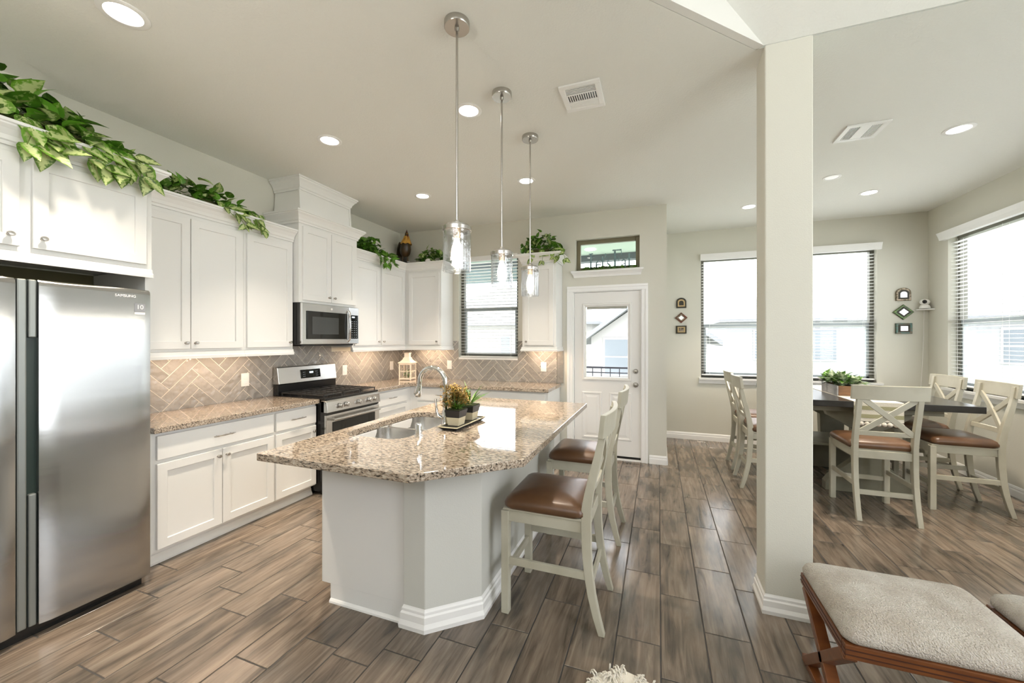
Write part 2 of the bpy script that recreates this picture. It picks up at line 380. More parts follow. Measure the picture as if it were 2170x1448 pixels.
def wall(name, axis, c0, c1, u0, u1, z0, z1, holes=(), m=WALL):
    """axis 'x': wall plane normal X spanning Y u0..u1 ; axis 'y': normal Y spanning X"""
    us = sorted({u0, u1, *[h[0] for h in holes], *[h[1] for h in holes]}); zs = sorted({z0, z1, *[h[2] for h in holes], *[h[3] for h in holes]})
    b = MB()
    for i in range(len(us)-1):
        run = None
        for j in range(len(zs)-1):
            uc, zc = (us[i]+us[i+1])/2, (zs[j]+zs[j+1])/2
            if any(h[0] < uc < h[1] and h[2] < zc < h[3] for h in holes): continue
            if axis == 'x': b.box(c0, c1, us[i], us[i+1], zs[j], zs[j+1])
            else: b.box(us[i], us[i+1], c0, c1, zs[j], zs[j+1])
    return struct(b.build(name, m))
KW = (1.00, 1.90, 1.21, 2.66); DR = (2.645, 3.49, .0, 2.105); TR = (2.68, 3.465, 2.36, 2.77)
FW = (4.27, 6.34, .93, 2.70); RW = (3.98, 6.09, .93, 2.70)
wall('wall_left', 'x', -.15, 0, -4.15, YB+.15, 0, H)
wall('wall_back', 'y', YB, YB+.15, 0, XJ, 0, H, (KW, DR, TR))
wall('wall_return', 'x', XJ-.15, XJ, YB+.15, YF+.15, 0, H)
wall('wall_far', 'y', YF, YF+.15, XJ, XR+.15, 0, H, (FW,))
wall('wall_right', 'x', XR, XR+.15, -4.15, YF, 0, 5.6, (RW, (1.50, 3.82, .93, 2.70), (-.5, 1.2, .7, 3.1)))
wall('wall_rear', 'y', -4.15, -4.0, 0, XR, 0, 5.6, ((1.9, 6.5, 3.2, 4.6),))
# flat kitchen and dining ceiling, with the diagonal edge towards the vaulted living room
cp = [(0, -4), (1.70, -4), (1.70, .04), (4.18, 2.52), (XR, 2.5), (XR, YF), (XJ-.15, YF), (XJ-.15, YB+.15), (0, YB+.15)]
def polyplate(name, poly, z0, z1, m, hole=None, parent=None, bevel=0):
    b = MB(); rings = [poly]+([hole] if hole else [])
    tri = tessellate_polygon([[Vector((x, y, 0)) for x, y in r] for r in rings]); flat = [p for r in rings for p in r]; n = len(flat)
    vs = [(x, y, z1) for x, y in flat]+[(x, y, z0) for x, y in flat]; fs = []
    for t in tri:
        a, bb, c = t; ar = (flat[bb][0]-flat[a][0])*(flat[c][1]-flat[a][1])-(flat[c][0]-flat[a][0])*(flat[bb][1]-flat[a][1])
        t = (a, bb, c) if ar > 0 else (a, c, bb); fs.append(t); fs.append(tuple(i+n for i in t[::-1]))
    o = 0
    for r in rings:
        k = len(r); ar = sum(r[i-1][0]*r[i][1]-r[i][0]*r[i-1][1] for i in range(k)); sg = (ar > 0) == (o == 0)
        for i in range(k):
            j = (i+1) % k; q = (o+i, o+i+n, o+j+n, o+j); fs.append(q if sg else q[::-1])
        o += k
    b.add(vs, fs); return b.build(name, m, parent, bevel=bevel)
struct(polyplate('ceiling', cp, H, H+.14, CEIL))
MV = .65
b = MB()
zt = lambda y: H+MV*(2.5-y)
b.loops([[(1.6, y, min(zt(y), 5.4)), (XR, y, min(zt(y), 5.4)), (XR, y, min(zt(y), 5.4)+.12), (1.6, y, min(zt(y), 5.4)+.12)] for y in (2.5, 2.5-2.3/MV, -4.1)])
struct(b.build('ceiling_vault', CEIL))
b = MB(); b.loops([[(x, y, H+.0), (x, y, zt(y) if zt(y) < 5.5 else 5.5), (x-.028, y+.028, zt(y) if zt(y) < 5.5 else 5.5), (x-.028, y+.028, H)] for x, y in ((4.22, 2.5), (2.9, 1.18), (1.74, .02))])
b.box(1.66, 1.74, -4, .06, H, 5.5)
struct(b.build('wall_fascia', mat('fascia_paint', (.78, .77, .74), .6)))
b = MB(); b.box(4.225, 4.445, 2.50, 2.70, 0, H); struct(b.build('wall_column', WALL, bevel=.006))
# baseboards
BP = [(0, 0), (.016, 0), (.016, .012), (.014, .06), (.009, .072), (.009, .084), (.004, .10), (0, .104)]
def base(name, path, closed=False):
    return struct(MB().sweep(path, BP, closed).build(name, TRIM, bevel=0))
base('baseboard_back', [(3.575, YB), (XJ, YB), (XJ, YF), (XR, YF)][::-1] if False else [(3.575, YB), (XJ, YB)])
base('baseboard_return', [(XJ, YB), (XJ, YF)])
base('baseboard_far', [(XJ, YF), (XR, YF)])
base('baseboard_right', [(XR, YF), (XR, -4)])
BPc = [(0, 0), (.016, 0), (.018, .02), (.011, .04), (.011, .07), (.006, .078), (.006, .09), (.002, .098), (0, .104)]
struct(MB().sweep([(4.225, 2.5), (4.225, 2.7), (4.445, 2.7), (4.445, 2.5)][::-1], BPc, True).build('baseboard_column', TRIM)) if False else struct(MB().sweep([(4.225, 2.70), (4.225, 2.50), (4.445, 2.50), (4.445, 2.70)][::-1], [(-o, z) for o, z in BPc], True).build('baseboard_column', TRIM))

# ------------------------------------------------------------------ windows
def window(n, axis, c, u0, u1, z0, z1, mid=None, mull=None, fr=.045, m=WINF, depth=.07):
    """frame set in the wall; c = plane of frame centre; axis 'y' spans X"""
    w = sempty('window_%d' % n)
    b = MB()
    def bx(a0, a1, q0, q1, d=depth):
        if axis == 'y': b.box(a0, a1, c-d/2, c+d/2, q0, q1)
        else: b.box(c-d/2, c+d/2, a0, a1, q0, q1)
    bx(u0, u0+fr, z0, z1); bx(u1-fr, u1, z0, z1); bx(u0+fr, u1-fr, z0, z0+fr); bx(u0+fr, u1-fr, z1-fr, z1)
    if mull: bx(mull-.04, mull+.04, z0+fr, z1-fr)
    b.build('window_frame', m, w, bevel=.004)
    if mid:
        b = MB(); segs = [(u0+fr, u1-fr)] if not mull else [(u0+fr, mull-.04), (mull+.04, u1-fr)]
        for a0, a1 in segs:
            bx(a0, a1, mid-.025, mid+.025, .05)
            bx(a0, a0+.03, z0+fr, mid, .04); bx(a1-.03, a1, z0+fr, mid, .04); bx(a0, a1, z0+fr, z0+fr+.03, .04)
        b.build('sash_rail', mat('grey_sash', (.33, .36, .37), .4) if n == 1 else bpy.data.materials['grey_sash'], w, bevel=.003)
    b = MB()
    if axis == 'y': b.box(u0+fr, u1-fr, c+.004, c+.01, z0+fr, z1-fr)
    else: b.box(c+.004, c+.01, u0+fr, u1-fr, z0+fr, z1-fr)
    b.build('glass', PANE, w)
    return w
def blind(name, label, axis, c, u0, u1, z0, z1, pitch=.0425, tilt=-.04, vz=.085, depth=.05, cords=3, over=.03, vd=.06, rail=True):
    t = thing(name, label, 'blinds', (0, 0, 0))
    n = int((z1-z0-.03)/pitch); b = MB(); d2 = depth/2
    for k in range(n):
        z = z1-.03-k*pitch
        for a0, a1 in (((u0+.012), (u1-.012)),):
            zz = [(-d2, -d2*tilt), (0, .0022), (d2, d2*tilt)]
            up = [(q, h+.0013+z) for q, h in zz]; dn = [(q, h-.0013+z) for q, h in zz][::-1]
            pr = up+dn
            if axis == 'y': b.loops([[(a0, c+q, h) for q, h in pr], [(a1, c+q, h) for q, h in pr]])
            else: b.loops([[(c+q, a0, h) for q, h in pr], [(c+q, a1, h) for q, h in pr]][::-1])
    b.build('slats', BLIND, t)
    b = MB()
    for k in range(cords):
        u = u0+.12+(u1-u0-.24)*k/max(cords-1, 1)
        for s_ in (-d2+.001, d2-.001):
            p = lambda z: (u, c+s_, z) if axis == 'y' else (c+s_, u, z)
            b.cyl(p(z0+.01), p(z1), .0011, n=5)
    b.build('lift_cord', TRIM, t)
    if rail:
        b = MB()
        if axis == 'y': b.box(u0+.012, u1-.012, c-d2, c+d2, z0+.002, z0+.018)
        else: b.box(c-d2, c+d2, u0+.012, u1-.012, z0+.002, z0+.018)
        b.build('bottom_rail', BLIND, t, bevel=.003)
    return t
window(1, 'y', YB+.115, KW[0], KW[1], KW[2]+.02, KW[3], 1.92)
window(2, 'y', YF+.115, FW[0], FW[1], FW[2], FW[3], 1.69, 5.305)
window(3, 'x', XR+.115, RW[0], RW[1], RW[2], RW[3], 1.69, 5.035)
window(5, 'x', XR+.115, 1.50, 3.82, .93, 2.70, 1.69, 2.66)
window(4, 'y', YB+.11, TR[0], TR[1], TR[2]+.01, TR[3], None, None, .05, WINFD, .05)
blind('window_blind', 'white slatted blind on the kitchen window above the counter', 'y', YB+.045, KW[0], KW[1], KW[2]+.03, KW[3]-.06, cords=2)
blind('window_blind', 'wide white slatted blind on the far dining window behind the column', 'y', YF+.045, FW[0], FW[1], FW[2]+.03, FW[3]-.06, cords=4)
blind('window_blind', 'white slatted blind on the right dining wall behind the chairs', 'x', XR+.045, RW[0], RW[1], RW[2]+.03, RW[3]-.06, cords=4)
blind('window_blind', 'white slatted blind on the right wall nearer the living room, outside the picture', 'x', XR+.045, 1.50, 3.82, .96, 2.64, cords=4)
# valances and sills
VP = [(0, 0), (.05, 0), (.055, .02), (.06, .04), (.075, .075), (.08, .085), (0, .085)]
def valance(name, path, z, label):
    b = MB().sweep(path, [(o, z+h) for o, h in VP]); o = b.build(name, TRIM, smooth=False); tag(o, label, 'valance'); return o
valance('blind_valance', [(FW[0]-.012, YF), (FW[1]+.03, YF)], 2.655, 'white valance across the top of the far dining window')
valance('blind_valance', [(XR, RW[1]+.06), (XR, RW[0]-.03)], 2.66, 'white valance above the blind on the right dining wall')
b = MB().box(KW[0]+.005, KW[1]-.005, YB-.008, YB+.018, 2.595, 2.66); tag(b.build('blind_valance', TRIM, bevel=.004), 'narrow white valance at the top of the kitchen window', 'valance')
SP = [(0, -.085), (.02, -.085), (.024, -.06), (.03, -.045), (.034, -.03), (.05, -.026), (.052, 0), (0, 0)]
b = MB().sweep([(FW[0]-.03, YF), (FW[1]+.05, YF)], [(o, .93+z) for o, z in SP]); b.box(FW[0], FW[1], YF, YF+.08, .905, .93); struct(b.build('trim_1', TRIM))
b = MB().sweep([(XR, RW[1]+.03), (XR, RW[0]-.05)], [(o, .93+z) for o, z in SP]); b.box(XR, XR+.08, RW[0], RW[1], .905, .93); struct(b.build('trim_2', TRIM))
b = MB().box(KW[0]+.002, KW[1]-.002, YB-.012, YB+.08, KW[2], KW[2]+.028); struct(b.build('trim_3', TRIM, bevel=.004))
b = MB().sweep([(2.655, YB), (3.50, YB)], [(0, -.075), (.012, -.075), (.018, -.05), (.04, -.03), (.052, -.02), (.055, 0), (0, 0)]) if False else MB()
prof = [(0, -.08), (.012, -.08), (.018, -.055), (.038, -.03), (.05, -.022), (.055, 0), (0, 0)]
Ls = []
for x, sg in ((2.63, -1), (3.515, 1)):
    Ls.append([(x-sg*(.055-o)*.75, YB-o, 2.36+z) for o, z in prof])
b.loops(Ls); b.box(TR[0], TR[1], YB, YB+.08, 2.34, 2.36); struct(b.build('trim_4', TRIM))

# ------------------------------------------------------------------ exterior door
d = sempty('door_1')
x0, x1, z0, z1 = 2.665, 3.475, .045, 2.09; yd = YB+.03
gx0, gx1, gz0, gz1 = 2.79, 3.345, 1.0, 1.925
b = MB()
for a in ((x0, gx0, z0, z1), (gx1, x1, z0, z1), (gx0, gx1, z0, gz0), (gx0, gx1, gz1, z1)): b.box(a[0], a[1], yd, yd+.045, a[2], a[3])
slab = b.build('door_slab', DOORW, d)
b = MB()
for px0, px1 in ((2.76, 3.01), (3.10, 3.37)):
    for k, (o, y) in enumerate(((0, -.006), (.02, -.001), (.035, -.004))):
        pass
    b.loops([[(px0+o, yd+y, .24+o), (px1-o, yd+y, .24+o), (px1-o, yd+y, .83-o), (px0+o, yd+y, .83-o)] for o, y in ((0, .0), (.006, -.007), (.022, -.007), (.03, -.001), (.045, -.001), (.07, -.006))], cap0=False)
b.build('door_panels', DOORW, slab)
b = MB().loops([[(gx0-.025+o, yd+y, gz0-.025+o), (gx1+.025-o, yd+y, gz0-.025+o), (gx1+.025-o, yd+y, gz1+.025-o), (gx0-.025+o, yd+y, gz1+.025-o)] for o, y in ((0, .0), (.006, -.014), (.02, -.016), (.03, -.008), (.042, -.006), (.048, .02))], False, False)
b.build('glass_surround', DOORW, slab)
MB().box(gx0, gx1, yd+.02, yd+.028, gz0, gz1).build('glass', PANE, slab)
b = MB().box(gx0+.03, gx1-.03, yd+.012, yd+.018, gz1-.05, gz1-.022)
b.build('blind_headrail', mat('blind_headrail_grey', (.38, .38, .33), .5), slab)
b = MB(); b.lathe([(.0, -.055), (.022, -.052), (.029, -.04), (.026, -.028), (.012, -.02), (.011, -.008), (.031, -.006), (.033, 0)], n=20)
b.build('door_knob', NICKEL, slab, smooth=True, M=Matrix.Translation((3.418, yd, .935)) @ Matrix.Rotation(-PI/2, 4, 'X'))
b = MB(); b.lathe([(.0, -.03), (.018, -.028), (.026, -.018), (.03, -.006), (.032, 0)], n=20)
b.build('deadbolt', NICKEL, slab, smooth=True, M=Matrix.Translation((3.418, yd, 1.10)) @ Matrix.Rotation(-PI/2, 4, 'X'))
b = MB()
for z in (.25, 1.12, 1.80): b.box(2.655, 2.672, yd-.006, yd+.004, z, z+.10)
b.build('hinge', DOORW, slab)
b = MB(); b.box(2.646, 2.662, YB+.001, YB+.12, 0, 2.0925); b.box(3.478, 3.489, YB+.001, YB+.12, 0, 2.0925); b.box(2.646, 3.489, YB+.001, YB+.12, 2.093, 2.104); b.build('door_jamb', TRIM, d)
MB().box(2.66, 3.48, YB+.0, YB+.14, 0, .018).build('threshold', TRIM, d); MB().box(2.664, 3.478, YB+.025, YB+.07, .018, .044).build('door_sweep', BLACKM, d)
# casing
b = MB(); CP = [(0, 0), (0, .012), (.02, .016), (.045, .016), (.06, .022), (.08, .022), (.082, 0)]
def casing(p0, p1, side):   # simple stepped casing built of boxes
    pass
for xa, xb in ((2.575, 2.65), (3.487, 3.562)):
    s_ = 1 if xa < 3 else -1; e = xa if s_ == 1 else xb
    b.box(xa, xb, YB-.014, YB, 0, 2.10); b.box(e, e+s_*.03, YB-.022, YB-.014, 0, 2.10)
b.box(2.575, 3.562, YB-.014, YB, 2.10, 2.17); b.box(2.575, 3.562, YB-.022, YB-.014, 2.14, 2.17)
struct(b.build('trim_5', TRIM, bevel=.003))

# ------------------------------------------------------------------ herringbone backsplash
def splash(name, axis, rects, u00, z00, face, label):
    t = sempty(name) if False else thing(name, label, 'backsplash')
    L_, W_ = .3085, .0813; g = .0030; q = math.sqrt(.5); b = MB()
    for R in rects:
        for m_ in range(-14, 16):
            for k in range(-30, 45):
                ox, oy = k*W_+m_*L_, k*W_-m_*L_
                for X0, X1, Y0, Y1 in ((ox, ox+L_, oy, oy+W_), (ox+L_, ox+L_+W_, oy+W_-L_, oy+W_)):
                    P = [(X0+g, Y0+g), (X1-g, Y0+g), (X1-g, Y1-g), (X0+g, Y1-g)]
                    P = [((x-y)*q+u00, (x+y)*q+z00) for x, y in P]
                    if max(p[0] for p in P) < R[0] or min(p[0] for p in P) > R[1] or max(p[1] for p in P) < R[2] or min(p[1] for p in P) > R[3]: continue
                    P = clip(P, *R)
                    if len(P) < 3: continue
                    b.cur = (random.random(), random.random(), random.random())
                    if axis == 'x': b.loops([[(face*.001, u, z) for u, z in P], [(face*.009, u, z) for u, z in P]])
                    else: b.loops([[(u, YB-.001, z) for u, z in P], [(u, YB-.009, z) for u, z in P]])
    b.build('tiles', TILE, t, attr=True, bevel=0)
    b = MB()
    for R in rects:
        if axis == 'x': b.box(.0005, .0065, R[0], R[1], R[2], R[3])
        else: b.box(R[0], R[1], YB-.0065, YB-.0005, R[2], R[3])
    b.build('grout', GROUT, t)
    return t
splash('backsplash', 'x', [(1.60, 2.88, .921, 1.345), (2.88, 3.67, .90, 1.43), (3.67, 5.0, .921, 1.345)], 2.003, .972, 1, 'taupe herringbone tile backsplash behind the range on the left wall')
bs = splash('backsplash', 'y', [(.012, .92, .921, 1.36), (.92, 1.0, .921, 1.47), (1.0, 1.9, .921, 1.21), (1.9, 2.06, .921, 1.47), (2.06, 2.44, .921, 1.36)], .945, .962, 1, 'taupe herringbone tile backsplash under the kitchen window')
b = MB(); z = .925
for k in range(2):
    b.cur = (random.random(), .3, .4); b.box(2.447, 2.525, YB-.009, YB-.001, .925+k*.225, .925+k*.225+.22)
b.build('edge_tile', TILE, bs, attr=True)
def outlet(axis, u, z, label, sw=False):
    t = thing('wall_outlet', label, 'outlet', (0, 0, 0))
    rot = Matrix.Rotation(PI/2, 4, 'Z') if axis == 'x' else Matrix.Identity(4)
    M = Matrix.Translation((.0095, u, z) if axis == 'x' else (u, YB-.0095, z)) @ (Matrix.Rotation(PI/2, 4, 'Z'))
    if axis == 'y': M = Matrix.Translation((u, YB-.0095, z))
    MB().box(-.038, .038, -.006, 0, -.062, .062).build('cover_plate', PLATE, t, bevel=.002, M=M)
    b = MB()
    if sw: b.box(-.017, .017, -.009, -.005, -.034, .034)
    else: b.box(-.017, .017, -.008, -.005, .008, .038); b.box(-.017, .017, -.008, -.005, -.038, -.008)
    b.build('rocker_switch' if sw else 'socket', TRIM, t, bevel=.001, M=M)
outlet('x', 2.616, 1.11, 'white outlet on the herringbone tile left of the range')
outlet('x', 3.878, 1.11, 'white outlet on the herringbone tile just right of the range')
outlet('x', 4.80, 1.11, 'white outlet on the herringbone tile beside the white lantern')
outlet('y', .857, 1.128, 'white switch plate on the tile left of the kitchen window', True)
outlet('y', 2.262, 1.13, 'white switch plate on the tile under the right-hand wall cabinet', True)

# ------------------------------------------------------------------ cabinets (local: x along width, front at y=0 facing -y, body to +y)
def shaker(name, parent, x0, x1, z0, z1, knob=None, pull=False, flat=False, th=.02, rail=.058):
    b = MB()
    if flat:
        b.box(x0, x1, -th, -.001, z0, z1)
        o = b.build(name, WHITE, parent, bevel=.003)
    else:
        # frame ring and recessed panel
        def ring(o, y): return [(x0+o, y, z0+o), (x1-o, y, z0+o), (x1-o, y, z1-o), (x0+o, y, z1-o)]
        b.loops([ring(0, -.001), ring(0, -th+.002), ring(.002, -th), ring(rail-.002, -th), ring(rail, -th+.003), ring(rail, -th+.011)])
        o = b.build(name, WHITE, parent)
    if knob:
        kx, kz = knob; k = MB(); k.lathe([(.0, -.026), (.009, -.0255), (.0125, -.021), (.0125, -.017), (.007, -.011), (.005, -.004), (.009, 0)], n=16, sx=1.25)
        k.build('knob', NICKEL, o, smooth=True, M=Matrix.Translation((kx, -th, kz)) @ Matrix.Rotation(-PI/2, 4, 'X'))
    if pull:
        cx, cz = (x0+x1)/2, (z0+z1)/2; k = MB()
        k.tube([(cx-.05, -th, cz), (cx-.05, -th-.022, cz), (cx-.055, -th-.026, cz)], .004, 8); k.tube([(cx+.05, -th, cz), (cx+.05, -th-.022, cz)], .004, 8)
        k.tube([(cx-.078, -th-.020, cz), (cx-.05, -th-.026, cz), (cx-.03, -th-.030, cz), (cx, -th-.026, cz), (cx+.03, -th-.030, cz), (cx+.05, -th-.026, cz), (cx+.078, -th-.020, cz)], [.0035, .006, .0045, .006, .0045, .006, .0035], 8)
        k.build('handle', NICKEL, o, smooth=True)
    return o
CR = [(0, 0), (.008, .0), (.008, .018), (.016, .024), (.022, .045), (.04, .072), (.058, .088), (.058, .096), (.068, .10), (.068, .115), (0, .115)]
RL = [(0, 0), (.018, 0), (.018, .02), (.010, .028), (.008, .05), (0, .055)]
def upper(loc, rz, W, D, z0, z1, doors, label, lret=False, rret=False, rail=True, crown=True, rl=.055, crz=None):
    """doors: list of (x0,x1,knobside)"""
    t = thing('wall_cabinet', label, 'cabinet', (loc[0], loc[1], 0), rz)
    MB().box(0, W, 0, D, z0, z1).build('cabinet_body', WHITE, t, bevel=.0015)
    for a, c, side in doors:
        kx = a+.03 if side == 'l' else c-.03
        shaker('door', t, a, c, z0+.02, z1-.035, (kx, z0+.065))
    if crown:
        path = ([(0, D-.005)] if lret else [])+[(0, 0), (W, 0)]+([(W, D-.005)] if rret else [])
        MB().sweep(path, [(o+.004, z1-.005+z) for o, z in CR]).build('crown_molding', WHITE, t)
        MB().box(.002, W-.002, .01, D-.01, z1, z1+.09).build('top_board', WHITE, t)
    if rail:
        path = ([(0, D-.005)] if lret else [])+[(0, 0), (W, 0)]+([(W, D-.005)] if rret else [])
        MB().sweep(path, [(o+.002, z0-rl+z) for o, z in RL]).build('light_rail', WHITE, t)
        MB().box(.0, W, .002, .02, z0-.05, z0).build('valance_strip', WHITE, t)
    return t
UZ0, UZ1 = 1.40, 2.445
Q = PI/2
upper((.33, 1.575), Q, .80, .325, UZ0, UZ1, [(.0, .378, 'r'), (.384, .78, 'l')], 'white double-door wall cabinet right of the fridge')
upper((.33, 2.376), Q, .486, .325, UZ0, UZ1, [(.02, .468, 'r')], 'narrow white single-door wall cabinet left of the microwave', rret=False)
upper((.33, 3.655), Q, 1.04, .325, UZ0, UZ1, [(.03, .475, 'r'), (.51, 1.0, 'l')], 'white double-door wall cabinet right of the microwave')
upper((.331, YB-.33), 0, .577, .325, UZ0, UZ1, [(.066, .551, 'r')], 'white single-door wall cabinet left of the kitchen window', rret=True)
upper((2.075, YB-.33), 0, .435, .325, UZ0, UZ1, [(.03, .405, 'l')], 'white single-door wall cabinet between the kitchen window and the door', lret=True, rret=True)
# over fridge
t = thing('wall_cabinet', 'deep white cabinet over the steel fridge', 'cabinet', (.62, .50, 0), Q)
MB().box(0, 1.07, 0, .61, 1.94, 2.47).build('cabinet_body', WHITE, t, bevel=.0015)
shaker('door', t, .55, 1.035, 1.965, 2.435, (.585, 2.02)); shaker('door', t, .02, .505, 1.965, 2.435, (.47, 2.02))
MB().sweep([(0, 0), (1.07, 0), (1.07, .24)], [(o+.004, 2.465+z) for o, z in CR]).build('crown_molding', WHITE, t)
MB().box(.002, 1.068, .01, .60, 2.47, 2.56).build('top_board', WHITE, t)
MB().sweep([(0, 0), (1.07, 0)], [(o+.002, 1.885+z) for o, z in RL]).build('light_rail', WHITE, t)
MB().box(0, 1.07, .002, .02, 1.89, 1.94).build('valance_strip', WHITE, t)
p = MB().box(.02, .60, 1.545, 1.565, .0, 1.93).build('fridge_side_panel', WHITE); tag(p, 'tall white panel between the fridge and the base cabinets', 'cabinet panel')
b = MB().box(.002, .02, .55, 1.545, 0, 1.93); tag(b.build('alcove_backing', mat('olive_wood_panel', (.12, .10, .04), .7)), 'dark recess panel behind and above the steel fridge', 'panel')  # dark wood lining of the fridge alcove
# range hood cabinet with chimney
t = thing('hood_cabinet', 'tall white cabinet above the microwave reaching the ceiling', 'cabinet', (.405, 2.866, 0), Q)
MB().box(0, .785, 0, .40, 1.855, 2.64).build('cabinet_body', WHITE, t, bevel=.0015)
shaker('door', t, .035, .388, 1.88, 2.605, (.355, 1.93)); shaker('door', t, .394, .75, 1.88, 2.605, (.427, 1.93))
MB().sweep([(0, .395), (0, 0), (.785, 0), (.785, .395)], [(o+.004, 2.63+z) for o, z in CR]).build('crown_molding', WHITE, t)
MB().box(.002, .783, .01, .395, 2.64, 2.74).build('top_board', WHITE, t)
b = MB().loops([[(.045-e, .04-e, z), (.74+e, .04-e, z), (.74+e, .395, z), (.045-e, .395, z)] for e, z in ((0, 2.74), (-.018, 3.0))]); b.build('chimney_box', WHITE, t, bevel=.002)
b = MB()
for x_ in (.047, .715): b.add([(x_, .034, 2.745), (x_+.022, .034, 2.745), (x_+.022, .05, 3.0), (x_, .05, 3.0), (x_, .045, 2.745), (x_+.022, .045, 2.745), (x_+.022, .07, 3.0), (x_, .07, 3.0)], [(0, 1, 2, 3), (1, 5, 6, 2), (5, 4, 7, 6), (4, 0, 3, 7)])
b.build('corner_strip', WHITE, t)
MB().sweep([(.06, .395), (.06, .055), (.722, .055), (.722, .395)], [(o+.002, 2.978+z*1.05) for o, z in CR]).build('ceiling_molding', WHITE, t)
# base cabinets
def basecab(loc, rz, W, drawers, doors, label, D=.585, feet=True, toe=True, name='base_cabinet'):
    t = thing(name, label, 'cabinet', (loc[0], loc[1], 0), rz)
    MB().box(0, W, 0, D, .10, .879).build('cabinet_body', WHITE, t, bevel=.0015)
    for a, c in drawers: shaker('drawer', t, a, c, .70, .858, pull=True, flat=True)
    for a, c, side in doors: shaker('door', t, a, c, .115, .675, ((a+.028) if side == 'l' else (c-.028), .625))
    if toe:
        MB().box(0, W, .06, .075, 0, .10).build('toe_kick', WHITE, t)
        MB().sweep([(0, .06), (W, .06)], [(0, 0), (.02, 0), (.02, .015), (.008, .04), (.005, .06), (0, .065)]).build('toe_molding', WHITE, t)
    return t
basecab((.60, 1.566), Q, .875, [(.035, .865)], [(.035, .443, 'r'), (.449, .865, 'l')], 'wide white base cabinet right of the fridge')
basecab((.60, 2.442), Q, .44, [(.012, .43)], [(.012, .43, 'r')], 'narrow white base cabinet left of the range')
basecab((.60, 3.672), Q, .755, [(.02, .66)], [], 'white base cabinet right of the range in the corner')
c3 = [o for o in bpy.data.objects if o.get('label') == 'white base cabinet right of the range in the corner'][0]
shaker('drawer', c3, .02, .66, .42, .675, pull=True, flat=False, rail=.05); shaker('drawer', c3, .02, .66, .115, .40, pull=True, rail=.05)
basecab((.601, YB-.60), 0, .88, [(.12, .85)], [(.12, .48, 'r'), (.486, .85, 'l')], 'white base cabinet under the left of the kitchen window')
basecab((1.482, YB-.60), 0, 1.0, [(.03, .97)], [(.03, .495, 'r'), (.501, .97, 'l')], 'white base cabinet at the end near the door')
# countertops
def slabtop(name, poly, label, hole=None, z0=.882, z1=.92):
    o = polyplate(name, poly, z0, z1, GRANITE, hole, bevel=.004); tag(o, label, 'countertop'); return o
slabtop('countertop', [(.012, 1.568), (.648, 1.568), (.648, 2.885), (.012, 2.885)], 'granite countertop between the fridge and the range')
slabtop('countertop', [(.012, 3.667), (.648, 3.667), (.648, YB-.648), (2.50, YB-.648), (2.50, YB-.012), (.012, YB-.012)], 'L-shaped granite countertop under the kitchen window')

# ------------------------------------------------------------------ island
isl = thing('kitchen_island', 'white kitchen island with angled end under granite', 'island')
b = MB().box(1.865, 2.434, 1.745, 1.765, .10, .879); b.box(1.865, 2.434, 3.46, 3.48, .10, .879); b.box(1.865, 1.885, 1.765, 3.46, .10, .879); b.box(1.885, 2.434, 1.765, 3.46, .10, .12)
b.build('cabinet_body', ENDP, isl, bevel=.001)
MB().box(1.925, 2.44, 1.748, 3.477, 0, .10).build('toe_kick', ENDP, isl)
kp = [(2.435, 1.725), (2.565, 1.725), (2.79, 1.925), (2.79, 3.50), (2.435, 3.50)]
MB().prism(kp, 0, .88).build('knee_wall', SKIN_GREY, isl, bevel=.004)
MB().sweep([(2.437, 1.745), (2.437, 1.725), (2.565, 1.725), (2.79, 1.925), (2.79, 3.50), (2.44, 3.50)], [(o*1.15, z*1.1) for o, z in BPc]).build('baseboard', TRIM, isl)
MB().sweep([(1.93, 1.745), (2.42, 1.745)], [(0, 0), (.014, 0), (.013, .01), (.006, .018), (0, .02)]).build('shoe_molding', TRIM, isl)
sd = bpy.data.objects.new('door_row', None)
bpy.data.objects.remove(sd)
b = MB()
def islring(ya, yb, o, x): return [(x, yb-o, .12+o), (x, ya+o, .12+o), (x, ya+o, .675-o), (x, yb-o, .675-o)]
for ya, yb in ((1.78, 2.19), (2.20, 2.62), (2.64, 3.04), (3.05, 3.46)):
    bb = MB().loops([islring(ya, yb, o, x) for o, x in ((0, 1.864), (0, 1.847), (.002, 1.845), (.056, 1.845), (.058, 1.848), (.058, 1.856))]); bb.build('door', WHITE, isl)
    MB().box(1.845, 1.864, ya, yb, .70, .86).build('drawer', WHITE, isl, bevel=.003)
hole = rr(.43, .80, .10, 6, 2.09, 2.27)
hole = [(x+(.0 if y < 2.3 else .0), y) for x, y in hole]
top = slabtop('island_countertop', [(1.79, 1.405), (2.69, 1.405), (3.08, 1.78), (3.08, 3.54), (1.79, 3.54)], 'large granite island countertop with a clipped corner and sink cutout', hole)
sk = thing('kitchen_sink', 'stainless double-bowl sink set in the island', 'sink', (2.09, 2.27, 0))
for yc, L2 in ((-.205, .385), (.205, .385)):
    b = MB(); fl_ = [[(x, y, z) for x, y in rr(.42-2*o, L2-2*o, max(.09-o*.5, .03), 6, 0, yc)] for o, z in ((-.03 if False else -.012, .881), (0, .881), (0, .86), (.008, .74), (.03, .705), (.12, .70))]
    b.loops(fl_, False, True); o = b.build('bowl', STEEL, sk, smooth=True)
    m = o.modifiers.new('thickness', 'SOLIDIFY'); m.thickness = .002; m.offset = 1
    d_ = MB().lathe([(.04, .702), (.042, .704), (.036, .705), (.03, .7035)], (0, yc, 0)); d_.build('drain', CHROME, o, smooth=True)
MB().box(-.21, .21, -.013, .013, .84, .879).build('bowl_divider', STEEL, sk, bevel=.006, seg=3)
fc = thing('faucet', 'chrome gooseneck pull-down faucet behind the island sink', 'faucet', (2.365, 2.275, .92))
